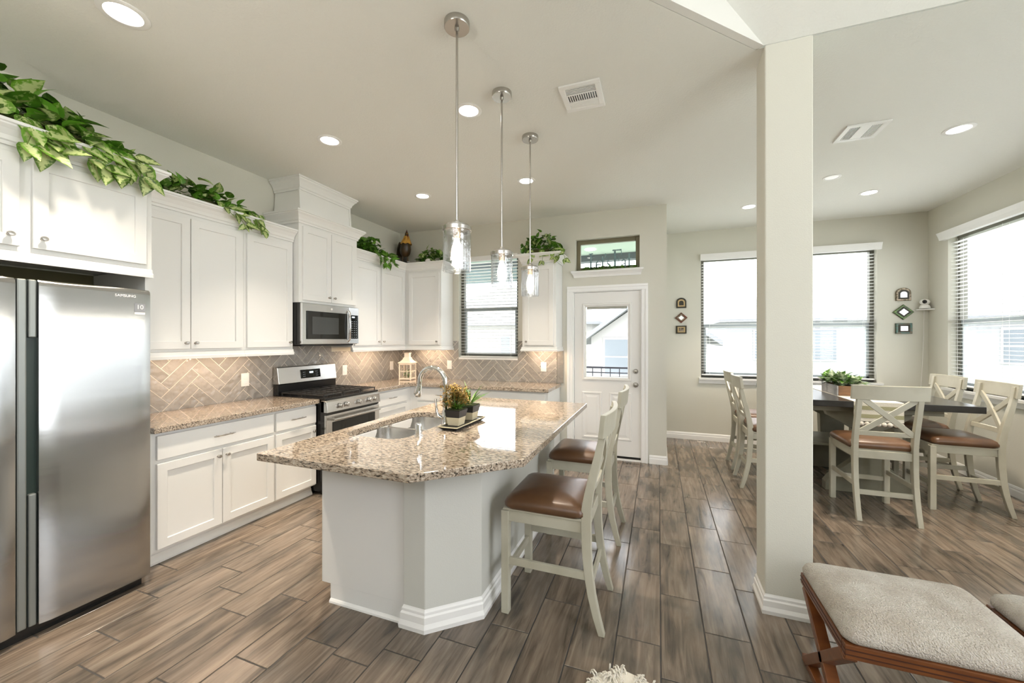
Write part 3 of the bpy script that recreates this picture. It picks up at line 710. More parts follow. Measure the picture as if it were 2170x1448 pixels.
MB().lathe([(.028, 0), (.029, .006), (.024, .012), (.021, .05), (.0195, .10), (.016, .11)], n=24).build('faucet_base', CHROME, fc, smooth=True)
R_ = .098
pts = [(0, 0, .1), (0, 0, .18), (0, 0, .27)]+[(-R_+R_*math.cos(a), 0, .285+R_*math.sin(a)) for a in [PI*k/14 for k in range(15)]]+[(-2*R_-.002, 0, .262)]
MB().tube(pts, .0155, 16).build('spout', CHROME, fc, smooth=True)
MB().tube([(-2*R_-.002, 0, .268), (-2*R_-.004, 0, .255), (-2*R_-.010, 0, .235), (-2*R_-.016, 0, .20), (-2*R_-.018, 0, .185)], [.0165, .017, .021, .026, .021], 18).build('spray_head', CHROME, fc, smooth=True)
MB().tube([(-.018, -.018, .06), (-.035, -.035, .075), (-.040, -.040, .10), (-.043, -.043, .15), (-.045, -.046, .185)], [.012, .013, .009, .0075, .010], 14).build('lever', CHROME, fc, smooth=True)
b = MB().lathe([(.024, 0), (.024, .006), (.020, .008), (.020, .072), (.017, .078), (.0, .079)], (2.355, 1.985, .92)); tag(b.build('air_gap_cap', CHROME, smooth=True), 'small chrome air gap cylinder on the granite in front of the sink', 'sink accessory')

# ------------------------------------------------------------------ fridge
STRIP = mat('dull_handle_metal', (.30, .32, .31), .42, .8)
fr = thing('refrigerator', 'stainless steel side-by-side refrigerator at the left edge', 'refrigerator', (.775, .565, 0), Q)   # front at y=0
MB().box(.005, .905, .075, .74, .02, 1.765).build('body', mat('grey_fridge_side', (.16, .16, .16), .5, .5), fr)
def fdoor(x0, x1, name, hs):
    n = 12; Ls = []
    for k in range(n+1):
        u = k/n; x = x0+(x1-x0)*u; e = .003*(2*u-1)**2+(.010 if k in (0, n) else 0); Ls.append([(x, e, .06), (x, .065, .06), (x, .065, 1.79), (x, e+.015, 1.79), (x, e+.003, 1.778), (x, e, 1.76)])
    o = MB().loops(Ls).build(name, FRIDGE, fr, smooth=True); return o
fd1 = fdoor(.0, .385, 'freezer_door', 1); fd2 = fdoor(.462, .925, 'fridge_door', -1)
b = MB(); b.box(.392, .425, .022, .065, .06, 1.79); o1 = b.build('handle_strip', STRIP, fd1, bevel=.006)
b = MB(); b.box(.430, .458, .020, .065, 1.50, 1.79); b.box(.430, .458, .020, .065, .06, .72); o2 = b.build('handle_strip', STRIP, fd2, bevel=.006)
MB().box(.425, .462, .040, .066, .06, 1.79).build('handle_recess', mat('dark_green_recess', (.015, .03, .024), .35), fr)
MB().box(.01, .90, .05, .70, .0, .055).build('kick_plate', BLACKM, fr)
text('brand_lettering', 'SAMSUNG', .021, mat('silver_print', (.92, .92, .92), .4), fd2, (.80, -.0006, 1.745), (PI/2, 0, 0), label='small silver lettering')
bd = MB().box(.842, .892, -.0010, .004, 1.655, 1.705).build('warranty_badge', mat('badge_grey', (.28, .29, .31), .4), fd2)
text('badge_number', '10', .036, PLATE, bd, (.867, -.0014, 1.683), (PI/2, 0, 0)); MB().box(.842, .892, -.0010, .004, 1.64, 1.653).build('badge_strip', PLATE, bd)

# ------------------------------------------------------------------ range
rg = thing('gas_range', 'stainless steel gas range with black grates', 'range', (.69, 2.897, 0), Q)
WR = .758
MB().box(0, WR, .0, .665, .03, .90).build('body', BLACKM, rg, bevel=.002)
o = MB().loops([[(0, -.03, .25), (WR, -.03, .25), (WR, -.03, .765), (0, -.03, .765)], [(0, .0, .25), (WR, .0, .25), (WR, .0, .765), (0, .0, .765)]][::-1]).build('oven_door', STEEL, rg, bevel=.006)
MB().box(.075, WR-.075, -.034, -.029, .33, .69).build('oven_window', DKGLASS, o, bevel=.002)
b = MB().tube([(.05, -.075, .72), (.2, -.083, .72), (.38, -.085, .72), (.56, -.083, .72), (WR-.05, -.075, .72)], .014, 12); b.box(.052, .08, -.075, -.03, .708, .732); b.box(WR-.08, WR-.052, -.075, -.03, .708, .732); b.build('handle', STEEL, o, smooth=True)
MB().box(.003, WR-.003, -.026, 0, .06, .24).build('storage_drawer', STEEL, rg, bevel=.004)
MB().box(.002, WR-.002, -.020, .0, .768, .79).build('vent_gap', BLACKM, rg)
pn = MB().loops([[(x, -.045, .79), (x, .04, .79), (x, .04, .905), (x, -.012, .905), (x, -.03, .89)] for x in (0, WR)]).build('control_panel', STEEL, rg, bevel=.004)
for k, kx in enumerate((.16, .245, .42, .575, .655)):
    M = Matrix.Translation((kx, -.043, .843)) @ Matrix.Rotation(-PI/2+.12, 4, 'X')
    kb = MB().lathe([(.0, -.034), (.018, -.033), (.021, -.028), (.021, -.006), (.024, -.004), (.024, 0)], n=20); kb.box(-.004, .004, -.019, .019, -.037, -.03)
    kb.build('knob', STEEL, pn, smooth=True, M=M)
MB().box(0, WR, -.012, .60, .905, .925).build('cooktop', BLACKM, rg, bevel=.004)
for gx in (.015, .265, .515):
    b = MB(); gw = .235 if gx != .265 else .24; z = .957
    for yy in (.02, .30, .565): b.box(gx, gx+gw, yy, yy+.012, z-.012, z)
    for xx in (gx, gx+gw/2-.006, gx+gw-.012): b.box(xx, xx+.012, .02, .577, z-.012, z)
    for yy in (.16, .43): b.box(gx, gx+gw, yy, yy+.009, z-.010, z+.002)
    for xx in (gx+.055, gx+gw-.065): b.box(xx, xx+.009, .07, .52, z-.010, z+.002)
    for xx in (gx+.002, gx+gw-.012):
        for yy in (.02, .3, .565): b.box(xx, xx+.01, yy, yy+.01, .925, z-.01)
    b.build('grate', IRON, rg, bevel=.002)
for cx, cy, r in ((.13, .15, .045), (.13, .43, .038), (.385, .29, .04), (.63, .15, .045), (.63, .43, .035)):
    MB().lathe([(r, .925), (r, .935), (r*.8, .938), (r*.75, .947), (0, .948)], (cx, cy, 0)).build('burner', IRON, rg, smooth=True)
MB().box(.0, WR, .60, .668, .90, 1.03).build('backguard_base', BLACKM, rg, bevel=.003)
bgp = MB().loops([[(x, .585, 1.035), (x, .668, 1.035), (x, .668, 1.20), (x, .635, 1.215), (x, .612, 1.205)] for x in (-.002, WR+.002)]).build('backguard', STEEL, rg, bevel=.005)
ds = MB().loops([[(x, .583+.0, 1.075), (x, .5975, 1.165), (x, .62, 1.165), (x, .60, 1.075)] for x in (.27, .52)]).build('display', DKGLASS, bgp)
o = MB().box(.375, .42, .588, .594, 1.125, 1.142).build('clock_digits', DISPLAY, ds); 
b = MB()
for i in range(3):
    for j in range(4): b.box(.29+j*.018+(.13 if j > 1 else 0), .30+j*.018+(.13 if j > 1 else 0), .585+i*.0032, .590+i*.0032, 1.092+i*.022, 1.097+i*.022)
b.build('button_marks', mat('grey_print', (.4, .45, .5), .5), ds)
for sx in (.02, WR-.06): MB().box(sx, sx+.04, .02, .06, 0, .035).build('leveling_foot', BLACKM, rg)

# ------------------------------------------------------------------ microwave
mw = thing('microwave', 'stainless over-the-range microwave under the tall hood cabinet', 'microwave', (.425, 2.87, 0), Q)
MB().box(0, .775, .01, .42, 1.44, 1.853).build('body', BLACKM, mw, bevel=.003)
o = MB().loops([[(x, e, 1.445), (x, .011, 1.445), (x, .011, 1.85), (x, e, 1.85)] for x, e in ((.0, -.012), (.3, -.02), (.61, -.02))]).build('door', STEEL, mw, bevel=.003)
MB().box(.055, .585, -.0225, -.012, 1.495, 1.775).build('door_window', DKGLASS, o, bevel=.002)
MB().box(.115, .46, -.0245, -.022, 1.545, 1.72).build('mesh_screen', MWGLASS, o)
MB().tube([(.60, -.022, 1.47), (.60, -.045, 1.49), (.60, -.052, 1.64), (.60, -.045, 1.79), (.60, -.022, 1.81)], .011, 10).build('handle', CHROME, o, smooth=True)
MB().lathe([(.010, 0), (.012, .001), (.012, .002), (0, .002)], n=20).build('round_emblem', PLATE, o, M=Matrix.Translation((.365, -.0215, 1.81)) @ Matrix.Rotation(PI/2, 4, 'X'))
o = MB().loops([[(x, e, 1.445), (x, .011, 1.445), (x, .011, 1.85), (x, e, 1.85)] for x, e in ((.614, -.02), (.775, -.012))]).build('control_panel', STEEL, mw, bevel=.003)
kp_ = MB().box(.635, .755, -.0215, -.012, 1.50, 1.765).build('keypad', DKGLASS, o, bevel=.001)
MB().box(.66, .70, -.0225, -.021, 1.735, 1.75).build('clock_digits', DISPLAY, kp_)
b = MB()
for i in range(8):
    for j in range(3): b.box(.655+j*.032, .667+j*.032, -.0222, -.021, 1.515+i*.025, 1.521+i*.025)
b.build('button_marks', bpy.data.materials['grey_print'], kp_)
b = MB().box(.04, .73, .03, .40, 1.425, 1.44); b.build('vent_grille', BLACKM, mw)

# ------------------------------------------------------------------ chairs
def make_chair():
    t = thing('counter_chair', '', 'chair')
    zc = .655
    def legf(x): return MB().box(x-.021, x+.021, -.245, -.203, 0, .56)
    legf(-.20).build('leg', CHAIRP, t, bevel=.003); legf(.20).build('leg', CHAIRP, t, bevel=.003)
    pr = [(.292, 0), (.266, .09), (.243, .19), (.226, .30), (.217, .42), (.214, .54), (.216, .62), (.228, .70), (.250, .80), (.274, .90), (.293, .99), (.306, 1.095)]
    hs = [.032, .036, .040, .044, .047, .050, .050, .046, .042, .038, .034, .030]
    for x in (-.195, .195): MB().bar([(x, y, z) for y, z in pr], .036, hs).build('leg', CHAIRP, t, bevel=.003)
    b = MB(); b.box(-.18, .18, -.24, -.218, .50, .565); b.box(-.18, .18, .200, .222, .50, .565)
    for x in (-.205, .185): b.box(x, x+.02, -.205, .20, .50, .565)
    b.box(-.215, .215, -.235, .19, .562, .575)
    b.build('seat_frame', CHAIRP, t, bevel=.002)
    # cushion
    Ls = []
    for o, z in ((.012, .574), (0, .588), (0, .606), (.010, .626), (.032, .641), (.075, .652), (.14, .659), (.19, .661)):
        Ls.append([(x, y-.012, z) for x, y in rr(.465-2*o, .44-2*o, max(.045-o*.15, .02), 5)])
    MB().loops(Ls).build('seat_cushion', LEATHER, t, smooth=True)
    for x in (-.20, .20): MB().box(x-.009, x+.009, -.205, .232, .265, .305).build('stretcher', CHAIRP, t, bevel=.002)
    MB().box(-.18, .18, -.232, -.214, .20, .24).build('stretcher', CHAIRP, t, bevel=.002)
    MB().box(-.18, .18, .222, .240, .20, .24).build('stretcher', CHAIRP, t, bevel=.002)
    def by(z):
        for (y0, a), (y1, c) in zip(pr, pr[1:]):
            if a <= z <= c: return y0+(y1-y0)*(z-a)/(c-a)
        return pr[-1][0]
    def arc(x, k=.045): return k*(1-(x/.2)**2)
    # crest rail (bowed)
    Ls = []
    for i in range(13):
        x = -.25+.50*i/12; a = arc(x*.8, .030)
        Ls.append([(x, by(.99)+a-.014, 1.0), (x, by(.99)+a+.012, 1.0), (x, by(1.085)+a+.014, 1.118), (x, by(1.085)+a-.012, 1.118)])
    MB().loops(Ls).build('crest_rail', CHAIRP, t, bevel=.003)
    Ls = []
    for i in range(9):
        x = -.18+.36*i/8; a = arc(x, .012); Ls.append([(x, by(.70)+a-.010, .695), (x, by(.70)+a+.010, .695), (x, by(.735)+a+.010, .733), (x, by(.735)+a-.010, .733)])
    MB().loops(Ls).build('back_rail', CHAIRP, t, bevel=.002)
    for sg in (-1, 1):
        Ls = []
        for i in range(11):
            u = i/10; x = sg*(-.175+.35*u); z = .715+.295*u; a = arc(x, .012)+(.004*sg)
            dx, dz = sg*.35, .285; l = math.hypot(dx, dz); nx, nz = -dz/l*.021, dx/l*.021
            if i in (0, 10): nx, nz = -.026*sg if False else nx, nz
            Ls.append([(x+nx, by(z)+a-.008, z+nz), (x-nx, by(z)+a-.008, z-nz), (x-nx, by(z)+a+.008, z-nz), (x+nx, by(z)+a+.008, z+nz)])
        MB().loops(Ls).build('cross_slat', CHAIRP, t, bevel=.002)
    return t
ch = make_chair()
ch.location = (3.12, 2.215, 0); ch.rotation_euler = (0, 0, -Q); ch['label'] = 'cream cross-back counter chair at the island, nearest the camera'; ch['group'] = 'cross-back counter chairs'
dup(ch, (3.12, 3.14, 0), -Q, 'cream cross-back counter chair at the island, farther one')
dup(ch, (5.425, 4.335, 0), PI+.0, 'cream cross-back chair with its back to the camera at the dining table')
dup(ch, (6.165, 4.735, 0), -Q-.02, 'cream cross-back chair on the window side of the table, nearer one')
dup(ch, (6.19, 5.40, 0), -Q+.03, 'cream cross-back chair on the window side of the table, farther one in the corner')
dup(ch, (4.755, 4.72, 0), Q, 'cream cross-back chair beside the column, nearer of that pair')
dup(ch, (4.765, 5.315, 0), Q, 'cream cross-back chair beside the column, farther of that pair')

# ------------------------------------------------------------------ dining table
tb = thing('dining_table', 'counter-height dining table with dark top and grey-cream trestle base', 'table', (5.575, 5.225, 0))
MB().box(-.695, .695, -.725, .725, .862, .92).build('tabletop', TABLETOP, tb, bevel=.004)
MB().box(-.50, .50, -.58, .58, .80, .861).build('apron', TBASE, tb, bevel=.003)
for y in (-.42, .42):
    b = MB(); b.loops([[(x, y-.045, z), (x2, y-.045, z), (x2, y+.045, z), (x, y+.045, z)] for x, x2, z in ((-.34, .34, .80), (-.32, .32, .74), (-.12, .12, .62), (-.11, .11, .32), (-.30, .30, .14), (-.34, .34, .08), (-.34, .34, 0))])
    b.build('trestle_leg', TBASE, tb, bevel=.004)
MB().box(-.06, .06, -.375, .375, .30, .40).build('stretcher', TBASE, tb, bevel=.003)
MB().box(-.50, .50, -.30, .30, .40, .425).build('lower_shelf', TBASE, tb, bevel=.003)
rn = thing('table_runner', 'cream woven table runner with pom-pom edge hanging off the dark table', 'table runner', (5.545, 5.225, 0))
MB().loops([[(-.18, y, z), (.18, y, z), (.18, y2, z2), (-.18, y2, z2)] for y, z, y2, z2 in ((.70, .9205, .70, .924), (-.722, .9205, -.726, .924), (-.7265, .917, -.7305, .921), (-.7275, .745, -.731, .745))]).build('cloth', RUNNER, rn)
for z in (.775, .85): MB().box(-.18, .18, -.7325, -.7308, z, z+.035).build('woven_band', RUNNER2, rn)
b = MB()
for k in range(9): b.ball((-.165+k*.041, -.731, .722), .021, 10)
b.build('pompom_fringe', POM, rn, smooth=True)
# leaves -----------------------------------------------------------
def leaf(b, pos, d, up, L, W, droop=.25, fold=.18, tone=None, heart=True):
    d = Vector(d).normalized(); u = Vector(up); sd_ = d.cross(u)
    if sd_.length < 1e-4: sd_ = d.orthogonal()
    sd_.normalize(); u = sd_.cross(d).normalized()
    st = [(-.06, .16), (.05, .42), (.22, .5), (.45, .43), (.7, .26), (.88, .1), (1, 0)] if heart else [(0, .03), (.2, .3), (.45, .42), (.7, .3), (.9, .1), (1, 0)]
    vs = []; tn = []
    for t_, w_ in st:
        c = Vector(pos)+d*(t_*L)-u*(droop*L*t_*t_)
        vs += [c-sd_*w_*W+u*(fold*w_*W), c, c+sd_*w_*W+u*(fold*w_*W)]; tn += [0, .55, 0]
    n = len(st); fs = []
    for k in range(n-1): fs += [(3*k, 3*k+1, 3*k+4, 3*k+3), (3*k+1, 3*k+2, 3*k+5, 3*k+4)]
    b.cur = (random.random() if tone is None else tone, 0, random.random())
    n0 = len(b.v); b.add(vs, fs)
    if not hasattr(b, 'vt'): b.vt = [0]*n0
    b.vt += [0]*(n0-len(b.vt)); b.vt += tn
def rnd(a, c): return a+(c-a)*random.random()
def foliage(name, parent, m, n, pos, size, out=(0, 0, 0), spread=1.0, droop=(.1, .6), heart=True, upb=.5):
    b = MB()
    for _ in range(n):
        p = pos()
        o = Vector(out)+Vector((rnd(-1, 1), rnd(-1, 1), rnd(-.5, .8)+upb*.3))*spread
        L = rnd(*size); leaf(b, p, o, (rnd(-.3, .3), rnd(-.3, .3), 1), L, L*rnd(.62, .85), rnd(*droop), rnd(.1, .45), heart=heart)
    return b.build(name, m, parent, smooth=True, attr=True)
def vinestems(parent, pts_list):
    if not pts_list: pts_list = [[(.50, YB-.2, 2.56), (.7, YB-.22, 2.60), (.9, YB-.18, 2.57)]]
    for pts in pts_list: MB().tube(pts, .0022, 5).build('stem', mat('vine_stem', (.14, .20, .04), .6) if 'vine_stem' not in bpy.data.materials else bpy.data.materials['vine_stem'], parent)
def moss(parent, x0, x1, y0, y1, z, h):
    n = 10; b = MB(); Ls = []
    for i in range(n+1):
        u = i/n; y = y0+(y1-y0)*u; s_ = max(math.sin(PI*min(max(u, .04), .96)), .15)
        Ls.append([(x0, y, z), (x1, y, z), (x1-.02, y, z+h*s_*.7), ((x0+x1)/2, y, z+h*s_*rnd(.85, 1.1)), (x0+.02, y, z+h*s_*.7)])
    b.loops(Ls); b.build('moss_base', SOIL, parent, smooth=True)
def vine(label, axis, c0, c1, u0, u1, z, hmax, n, size, hang, m=LEAFV, front=None, m2=LEAFG, heart=True, moss_=True, shift=0):
    """axis 'y': runs along Y, front edge at X=c1 (+X) ; axis 'x': runs along X, front edge at Y=c0 (-Y)"""
    t = thing('artificial_vine', label, 'plant')
    def prof(u): s_ = (u-u0)/(u1-u0); return hmax*max(.18, math.sin(PI*min(1, (s_*.8+.18)**1.0)))*(1-.35*s_) if axis == 'y' else hmax*max(.2, math.sin(PI*(.1+.8*s_)))
    def P(): 
        u = rnd(u0, u1); h = prof(u); c = rnd(c0, c1); return (c, u, z+rnd(.02, h)) if axis == 'y' else (u, c, z+rnd(.02, h))
    out = (.6, .1, .25) if axis == 'y' else (.0, -.6, .25)
    foliage('foliage', t, m2, int(n*.8), P, (size[0]*.9, size[1]*.9), out, 1.0, heart=heart)
    foliage('variegated_leaves', t, m, int(n*.35), P, size, out, .9, heart=heart)
    b = MB(); pl = []
    for k in range(hang):
        u = rnd(u0+(u1-u0)*.35, u1) if axis == 'y' else rnd(u0, u1)
        e = (c1 if axis == 'y' else c0); sg = 1 if axis == 'y' else -1; q0 = (e-sg*.06, u, z+.06) if axis == 'y' else (u, e-sg*.06, z+.06)
        dl = rnd(.03, .09); o = rnd(.03, .06)
        pts = [q0]
        for s_ in (.4, .7, 1.0):
            cc = e+sg*o*s_ if s_ > .4 else e; zz = z+.06-(.09+dl)*s_**2+.02
            uu = u+rnd(0, .1)*s_
            pts.append((cc, uu, zz) if axis == 'y' else (uu, cc, zz))
        pl.append(pts)
        for pp in pts[1:]:
            for _ in range(2):
                L = rnd(size[0], size[1]); dd = Vector((rnd(-.2, .6), rnd(-.3, 1), rnd(-1.2, .1))) if axis == 'y' else Vector((rnd(-1, 1), rnd(-.6, .1), rnd(-1.2, .1)))
                nrm_ = (1, 0, .6) if axis == 'y' else (0, -1, .6)
                leaf(b, pp, dd, nrm_, L, L*.75, rnd(-.1, .2), rnd(.1, .3), heart=heart)
    if b.v: b.build('hanging_leaves', m, t, smooth=True, attr=True)
    vinestems(t, pl)
    if moss_:
        if axis == 'y': moss(t, c0, c1-.03, u0, u1, z-.002, hmax*.45)
        else:
            o = MB(); Ls = []
            for i in range(9):
                u = u0+(u1-u0)*i/8; s_ = max(math.sin(PI*i/8), .15); Ls.append([(u, c0+.03, z-.002), (u, c1, z-.002), (u, c1-.02, z+hmax*.3*s_), (u, c0+.05, z+hmax*.3*s_)])
            o.loops(Ls).build('moss_base', SOIL, t, smooth=True)
    return t
random.seed(11)
vine('large leafy green vine on the cabinet over the fridge', 'y', .40, .66, .72, 1.44, 2.562, .31, 200, (.08, .135), 9)
vine('trailing green vine on the cabinet right of the fridge', 'y', .12, .36, 1.70, 2.52, 2.537, .22, 190, (.055, .10), 7)
vine('green vine on the cabinet right of the tall hood cabinet', 'y', .14, .38, 3.80, 4.27, 2.537, .24, 170, (.06, .11), 5, m=LEAFG)
vine('green vine on the cabinet left of the kitchen window', 'x', YB-.30, YB-.08, .46, .93, 2.537, .22, 170, (.05, .09), 0)
vine('bushy green vine on the cabinet left of the back door', 'x', YB-.34, YB-.08, 2.04, 2.56, 2.537, .29, 200, (.05, .095), 6)
g_ = thing('leaf_garland', 'small green leaf garland lying on the ledge of the transom window', 'garland')
random.seed(5)
foliage('foliage', g_, LEAFG, 190, lambda: (rnd(2.78, 3.44), YB-rnd(.0, .035), 2.362+rnd(.003, .028)), (.022, .042), (0, -.3, .2), 1.0, heart=False)
MB().tube([(2.76+i*.066, YB-.022, 2.37+.004*math.sin(i*2)) for i in range(11)], .005, 6).build('stem', bpy.data.materials['vine_stem'], g_)
e_ = MB().ball((.70, YB-.33, 2.575), .034, 14, (1.2, .9, 1.0)); tag(e_.build('decorative_egg', mat('white_egg', (.75, .70, .66), .6), smooth=True), 'white egg ornament in the vine left of the kitchen window', 'ornament')

# table centrepiece crate
cr_ = thing('wooden_planter', 'wooden box planter with one grey side and one brown end on the table runner', 'planter', (5.47, 5.08, .924), .0)
def plank_(x0, x1, y0, y1, n, m): MB().box(x0, x1, y0, y1, 0, .10).build(n, m, cr_, bevel=.003)
Lc, Wc = .40, .20
MB().box(-Wc/2, -Wc/2+.014, -Lc/2, Lc/2, 0, .10).build('side_board', CRATEG, cr_, bevel=.003)
MB().box(Wc/2-.014, Wc/2, -Lc/2, Lc/2, 0, .10).build('side_board', CRATEG, cr_, bevel=.003)
MB().box(-Wc/2+.0145, Wc/2-.0145, -Lc/2, -Lc/2+.014, 0, .10).build('end_board', CRATEB, cr_, bevel=.003)
MB().box(-Wc/2+.0145, Wc/2-.0145, Lc/2-.014, Lc/2, 0, .10).build('end_board', CRATEB, cr_, bevel=.003)
MB().box(-Wc/2+.015, Wc/2-.015, -Lc/2+.015, Lc/2-.015, .002, .085).build('soil', SOIL, cr_)
pl_ = thing('leafy_succulent', 'pale green leafy arrangement filling the wooden planter', 'plant', (5.47, 5.08, .924))
random.seed(3)
def arr(n, m, nm):
    b = MB()
    for _ in range(n):
        x, y = rnd(-.09, .09), rnd(-.18, .18); k = rnd(.0, 1); dd = (x*5+rnd(-.6, .6), y*2.6+rnd(-.6, .6), rnd(.1, .9)); L = rnd(.07, .12)
        leaf(b, (x, y, .105+rnd(0, .05)), dd, (0, 0, 1), L, L*.8, rnd(0, .5), rnd(.2, .5))
    b.build(nm, m, pl_, smooth=True, attr=True)
arr(110, LEAFS, 'sage_leaves'); arr(60, LEAFG, 'green_leaves')

# ------------------------------------------------------------------ tray and pots on island
tr = thing('pot_tray', 'long black tray with cream rim holding two small pots', 'tray', (2.452, 2.36, .921), -.02)
def tapered(b, w0, d0, w1, d1, z0, z1):
    return b.loops([[(-w0/2, -d0/2, z0), (w0/2, -d0/2, z0), (w0/2, d0/2, z0), (-w0/2, d0/2, z0)], [(-w1/2, -d1/2, z1), (w1/2, -d1/2, z1), (w1/2, d1/2, z1), (-w1/2, d1/2, z1)]])
tapered(MB(), .10, .36, .14, .41, 0, .018).build('tray_body', POTB, tr, bevel=.002)
b = MB()
for a in ((-.07, -.061, -.205, .205), (.061, .07, -.205, .205), (-.061, .061, -.205, -.196), (-.061, .061, .196, .205)): b.box(a[0], a[1], a[2], a[3], .0185, .0235)
b.build('rim', POTC, tr, bevel=.001)
def pot(y, label):
    p = thing('square_plant_pot', label, 'plant pot', (2.452, y, .940), -.02, 'two-tone square pots on the tray')
    tapered(MB(), .078, .078, .092, .092, 0, .052).build('cream_base', POTC, p, bevel=.002)
    tapered(MB(), .0935, .0935, .112, .112, .0525, .10).build('black_rim', POTB, p, bevel=.002)
    tapered(MB(), .098, .098, .10, .10, .1005, .104).build('soil', SOIL, p)
    return p
pot(2.265, 'square black and cream pot nearer the sink front, with the golden-bloom plant'); pot(2.46, 'square black and cream pot at the back of the tray, with the spiky plant')
k = thing('blooming_succulent', 'bushy plant with golden brown blooms in the nearer pot', 'plant', (2.452, 2.265, 1.043))
random.seed(9)
b = MB(); st_ = MB()
for _ in range(42):
    a = rnd(0, 2*PI); r = rnd(.01, .075); h = rnd(.06, .15); tip = (r*math.cos(a)*1.2, r*math.sin(a)*1.2, h)
    st_.tube([(r*.4*math.cos(a), r*.4*math.sin(a), 0), (r*.8*math.cos(a), r*.8*math.sin(a), h*.6), tip], .0015, 4)
    for _ in range(22): leaf(b, (tip[0]+rnd(-.018, .018), tip[1]+rnd(-.018, .018), tip[2]+rnd(-.05, .012)), (rnd(-1, 1), rnd(-1, 1), rnd(-.3, 1)), (0, 0, 1), rnd(.014, .026), .014, .1, .3, heart=False)
b.build('blooms', LEAFY, k, smooth=True, attr=True); st_.build('stems', bpy.data.materials['vine_stem'], k)
b = MB()
for _ in range(46):
    a = rnd(0, 2*PI); leaf(b, (.02*math.cos(a), .02*math.sin(a), .0), (math.cos(a), math.sin(a), rnd(.5, 1.8)), (0, 0, 1), rnd(.05, .09), .018, rnd(.1, .7), .2, heart=False)
b.build('green_leaves', LEAFG, k, smooth=True, attr=True)
k = thing('spiky_grass_plant', 'spiky dark green grass plant in the pot at the back of the tray', 'plant', (2.452, 2.46, 1.043))
b = MB()
for _ in range(34):
    a = rnd(0, 2*PI); leaf(b, (.012*math.cos(a), .012*math.sin(a), .0), (math.cos(a)*.7, math.sin(a)*.7, rnd(.4, 1.7)), (0, 0, 1), rnd(.11, .19), .014, rnd(.1, .6), .2, tone=rnd(.1, .6), heart=False)
b.build('blades', LEAFG, k, smooth=True, attr=True)

# lantern
ln = thing('candle_lantern', 'small white lantern with window panes on the corner of the counter', 'lantern', (.335, 4.735, .921), math.radians(10))
LC = mat('cream_lantern_paint', (.82, .74, .62), .5); b = MB(); hw = .082
for sx in (-1, 1):
    for sy in (-1, 1): b.box(sx*hw-.008, sx*hw+.008, sy*hw-.008, sy*hw+.008, 0, .235)
for z0_, z1_ in ((.012, .03), (.215, .235)):
    for s_ in (-1, 1): b.box(-hw, hw, s_*hw-.006, s_*hw+.006, z0_, z1_); b.box(s_*hw-.006, s_*hw+.006, -hw, hw, z0_, z1_)
for s_ in (-1, 1):
    for q_ in (-.028, .028): b.box(q_-.003, q_+.003, s_*hw-.004, s_*hw+.004, .03, .215); b.box(s_*hw-.004, s_*hw+.004, q_-.003, q_+.003, .03, .215)
    b.box(-hw, hw, s_*hw-.004, s_*hw+.004, .118, .126); b.box(s_*hw-.004, s_*hw+.004, -hw, hw, .118, .126)
b.build('frame', LC, ln, bevel=.001); MB().box(-hw, hw, -hw, hw, .004, .012).build('base', LC, ln)
sq = lambda h, z: [(-h, -h, z), (h, -h, z), (h, h, z), (-h, h, z)]
MB().loops([sq(.100, .236), sq(.100, .246), sq(.075, .262), sq(.055, .285), sq(.045, .31), sq(.034, .325), sq(.034, .37), sq(.042, .375), sq(.042, .383)]).build('roof', LC, ln, bevel=.001)
b = MB(); random.seed(2)
for _ in range(50): leaf(b, (rnd(-.05, .05), rnd(-.05, .05), .02+rnd(0, .09)), (rnd(-1, 1), rnd(-1, 1), rnd(0, 1)), (0, 0, 1), rnd(.03, .05), .03, .2, .2)
b.build('inner_greenery', LEAFS, ln, smooth=True, attr=True)

# rooster
rs = thing('rooster_figurine', 'dark rooster figurine with golden neck on the corner cabinet', 'figurine', (.25, 4.80, 2.537), math.radians(52)); rs.scale = (1.22, 1.22, 1.25)
RB = mat('dark_rooster_glaze', (.022, .020, .010), .35, noise=(9, (.07, .035, .01), .3, .75)); GD = mat('golden_hackle', (.62, .33, .05), .5, noise=(40, (.25, .10, .02), .35, .6, (1, 1, .3))); RD = mat('dark_red_comb', (.10, .006, .006), .4)
MB().loops([[(x+r*math.cos(a)*.75, y+r*math.sin(a)*.75*(.9), z+dz*math.sin(a)*r) for a in [2*PI*k_/14 for k_ in range(14)]] for x, y, z, r, dz in ((0, -.0, .115, .012, 0), (0, 0, .125, .05, 0), (0, .0, .155, .078, 0), (0, -.005, .20, .090, 0), (0, -.015, .245, .082, 0), (0, -.03, .285, .058, 0), (0, -.045, .315, .042, 0), (0, -.052, .345, .033, 0), (0, -.055, .375, .028, 0), (0, -.058, .395, .012, 0))]).build('body', RB, rs, smooth=True)
MB().loops([[(r*math.cos(a)*.8, y+r*math.sin(a)*.8, z+(-.012 if (k_ % 2 and i == 0) else 0)) for k_, a in enumerate([2*PI*j/16 for j in range(16)])] for i, (y, z, r) in enumerate(((-.03, .262, .088), (-.038, .29, .068), (-.048, .32, .048), (-.053, .345, .037)))], False, False).build('neck_feathers', GD, rs, smooth=True)
b = MB()
for x_, z_, h_ in ((-.07, .395, .018), (-.055, .40, .026), (-.035, .40, .020)): b.add([(-.004, x_-.01, .385), (.004, x_-.01, .385), (.004, x_+.012, .385), (-.004, x_+.012, .385), (0, x_, z_+h_)], [(0, 1, 4), (1, 2, 4), (2, 3, 4), (3, 0, 4)])
b.ball((0, -.080, .345), .011, 8, (.6, .8, 1.6)); b.build('comb', RD, rs)
MB().cyl((0, -.078, .372), (0, -.105, .366), .008, .001, 8).build('beak', GD, rs)
b = MB()
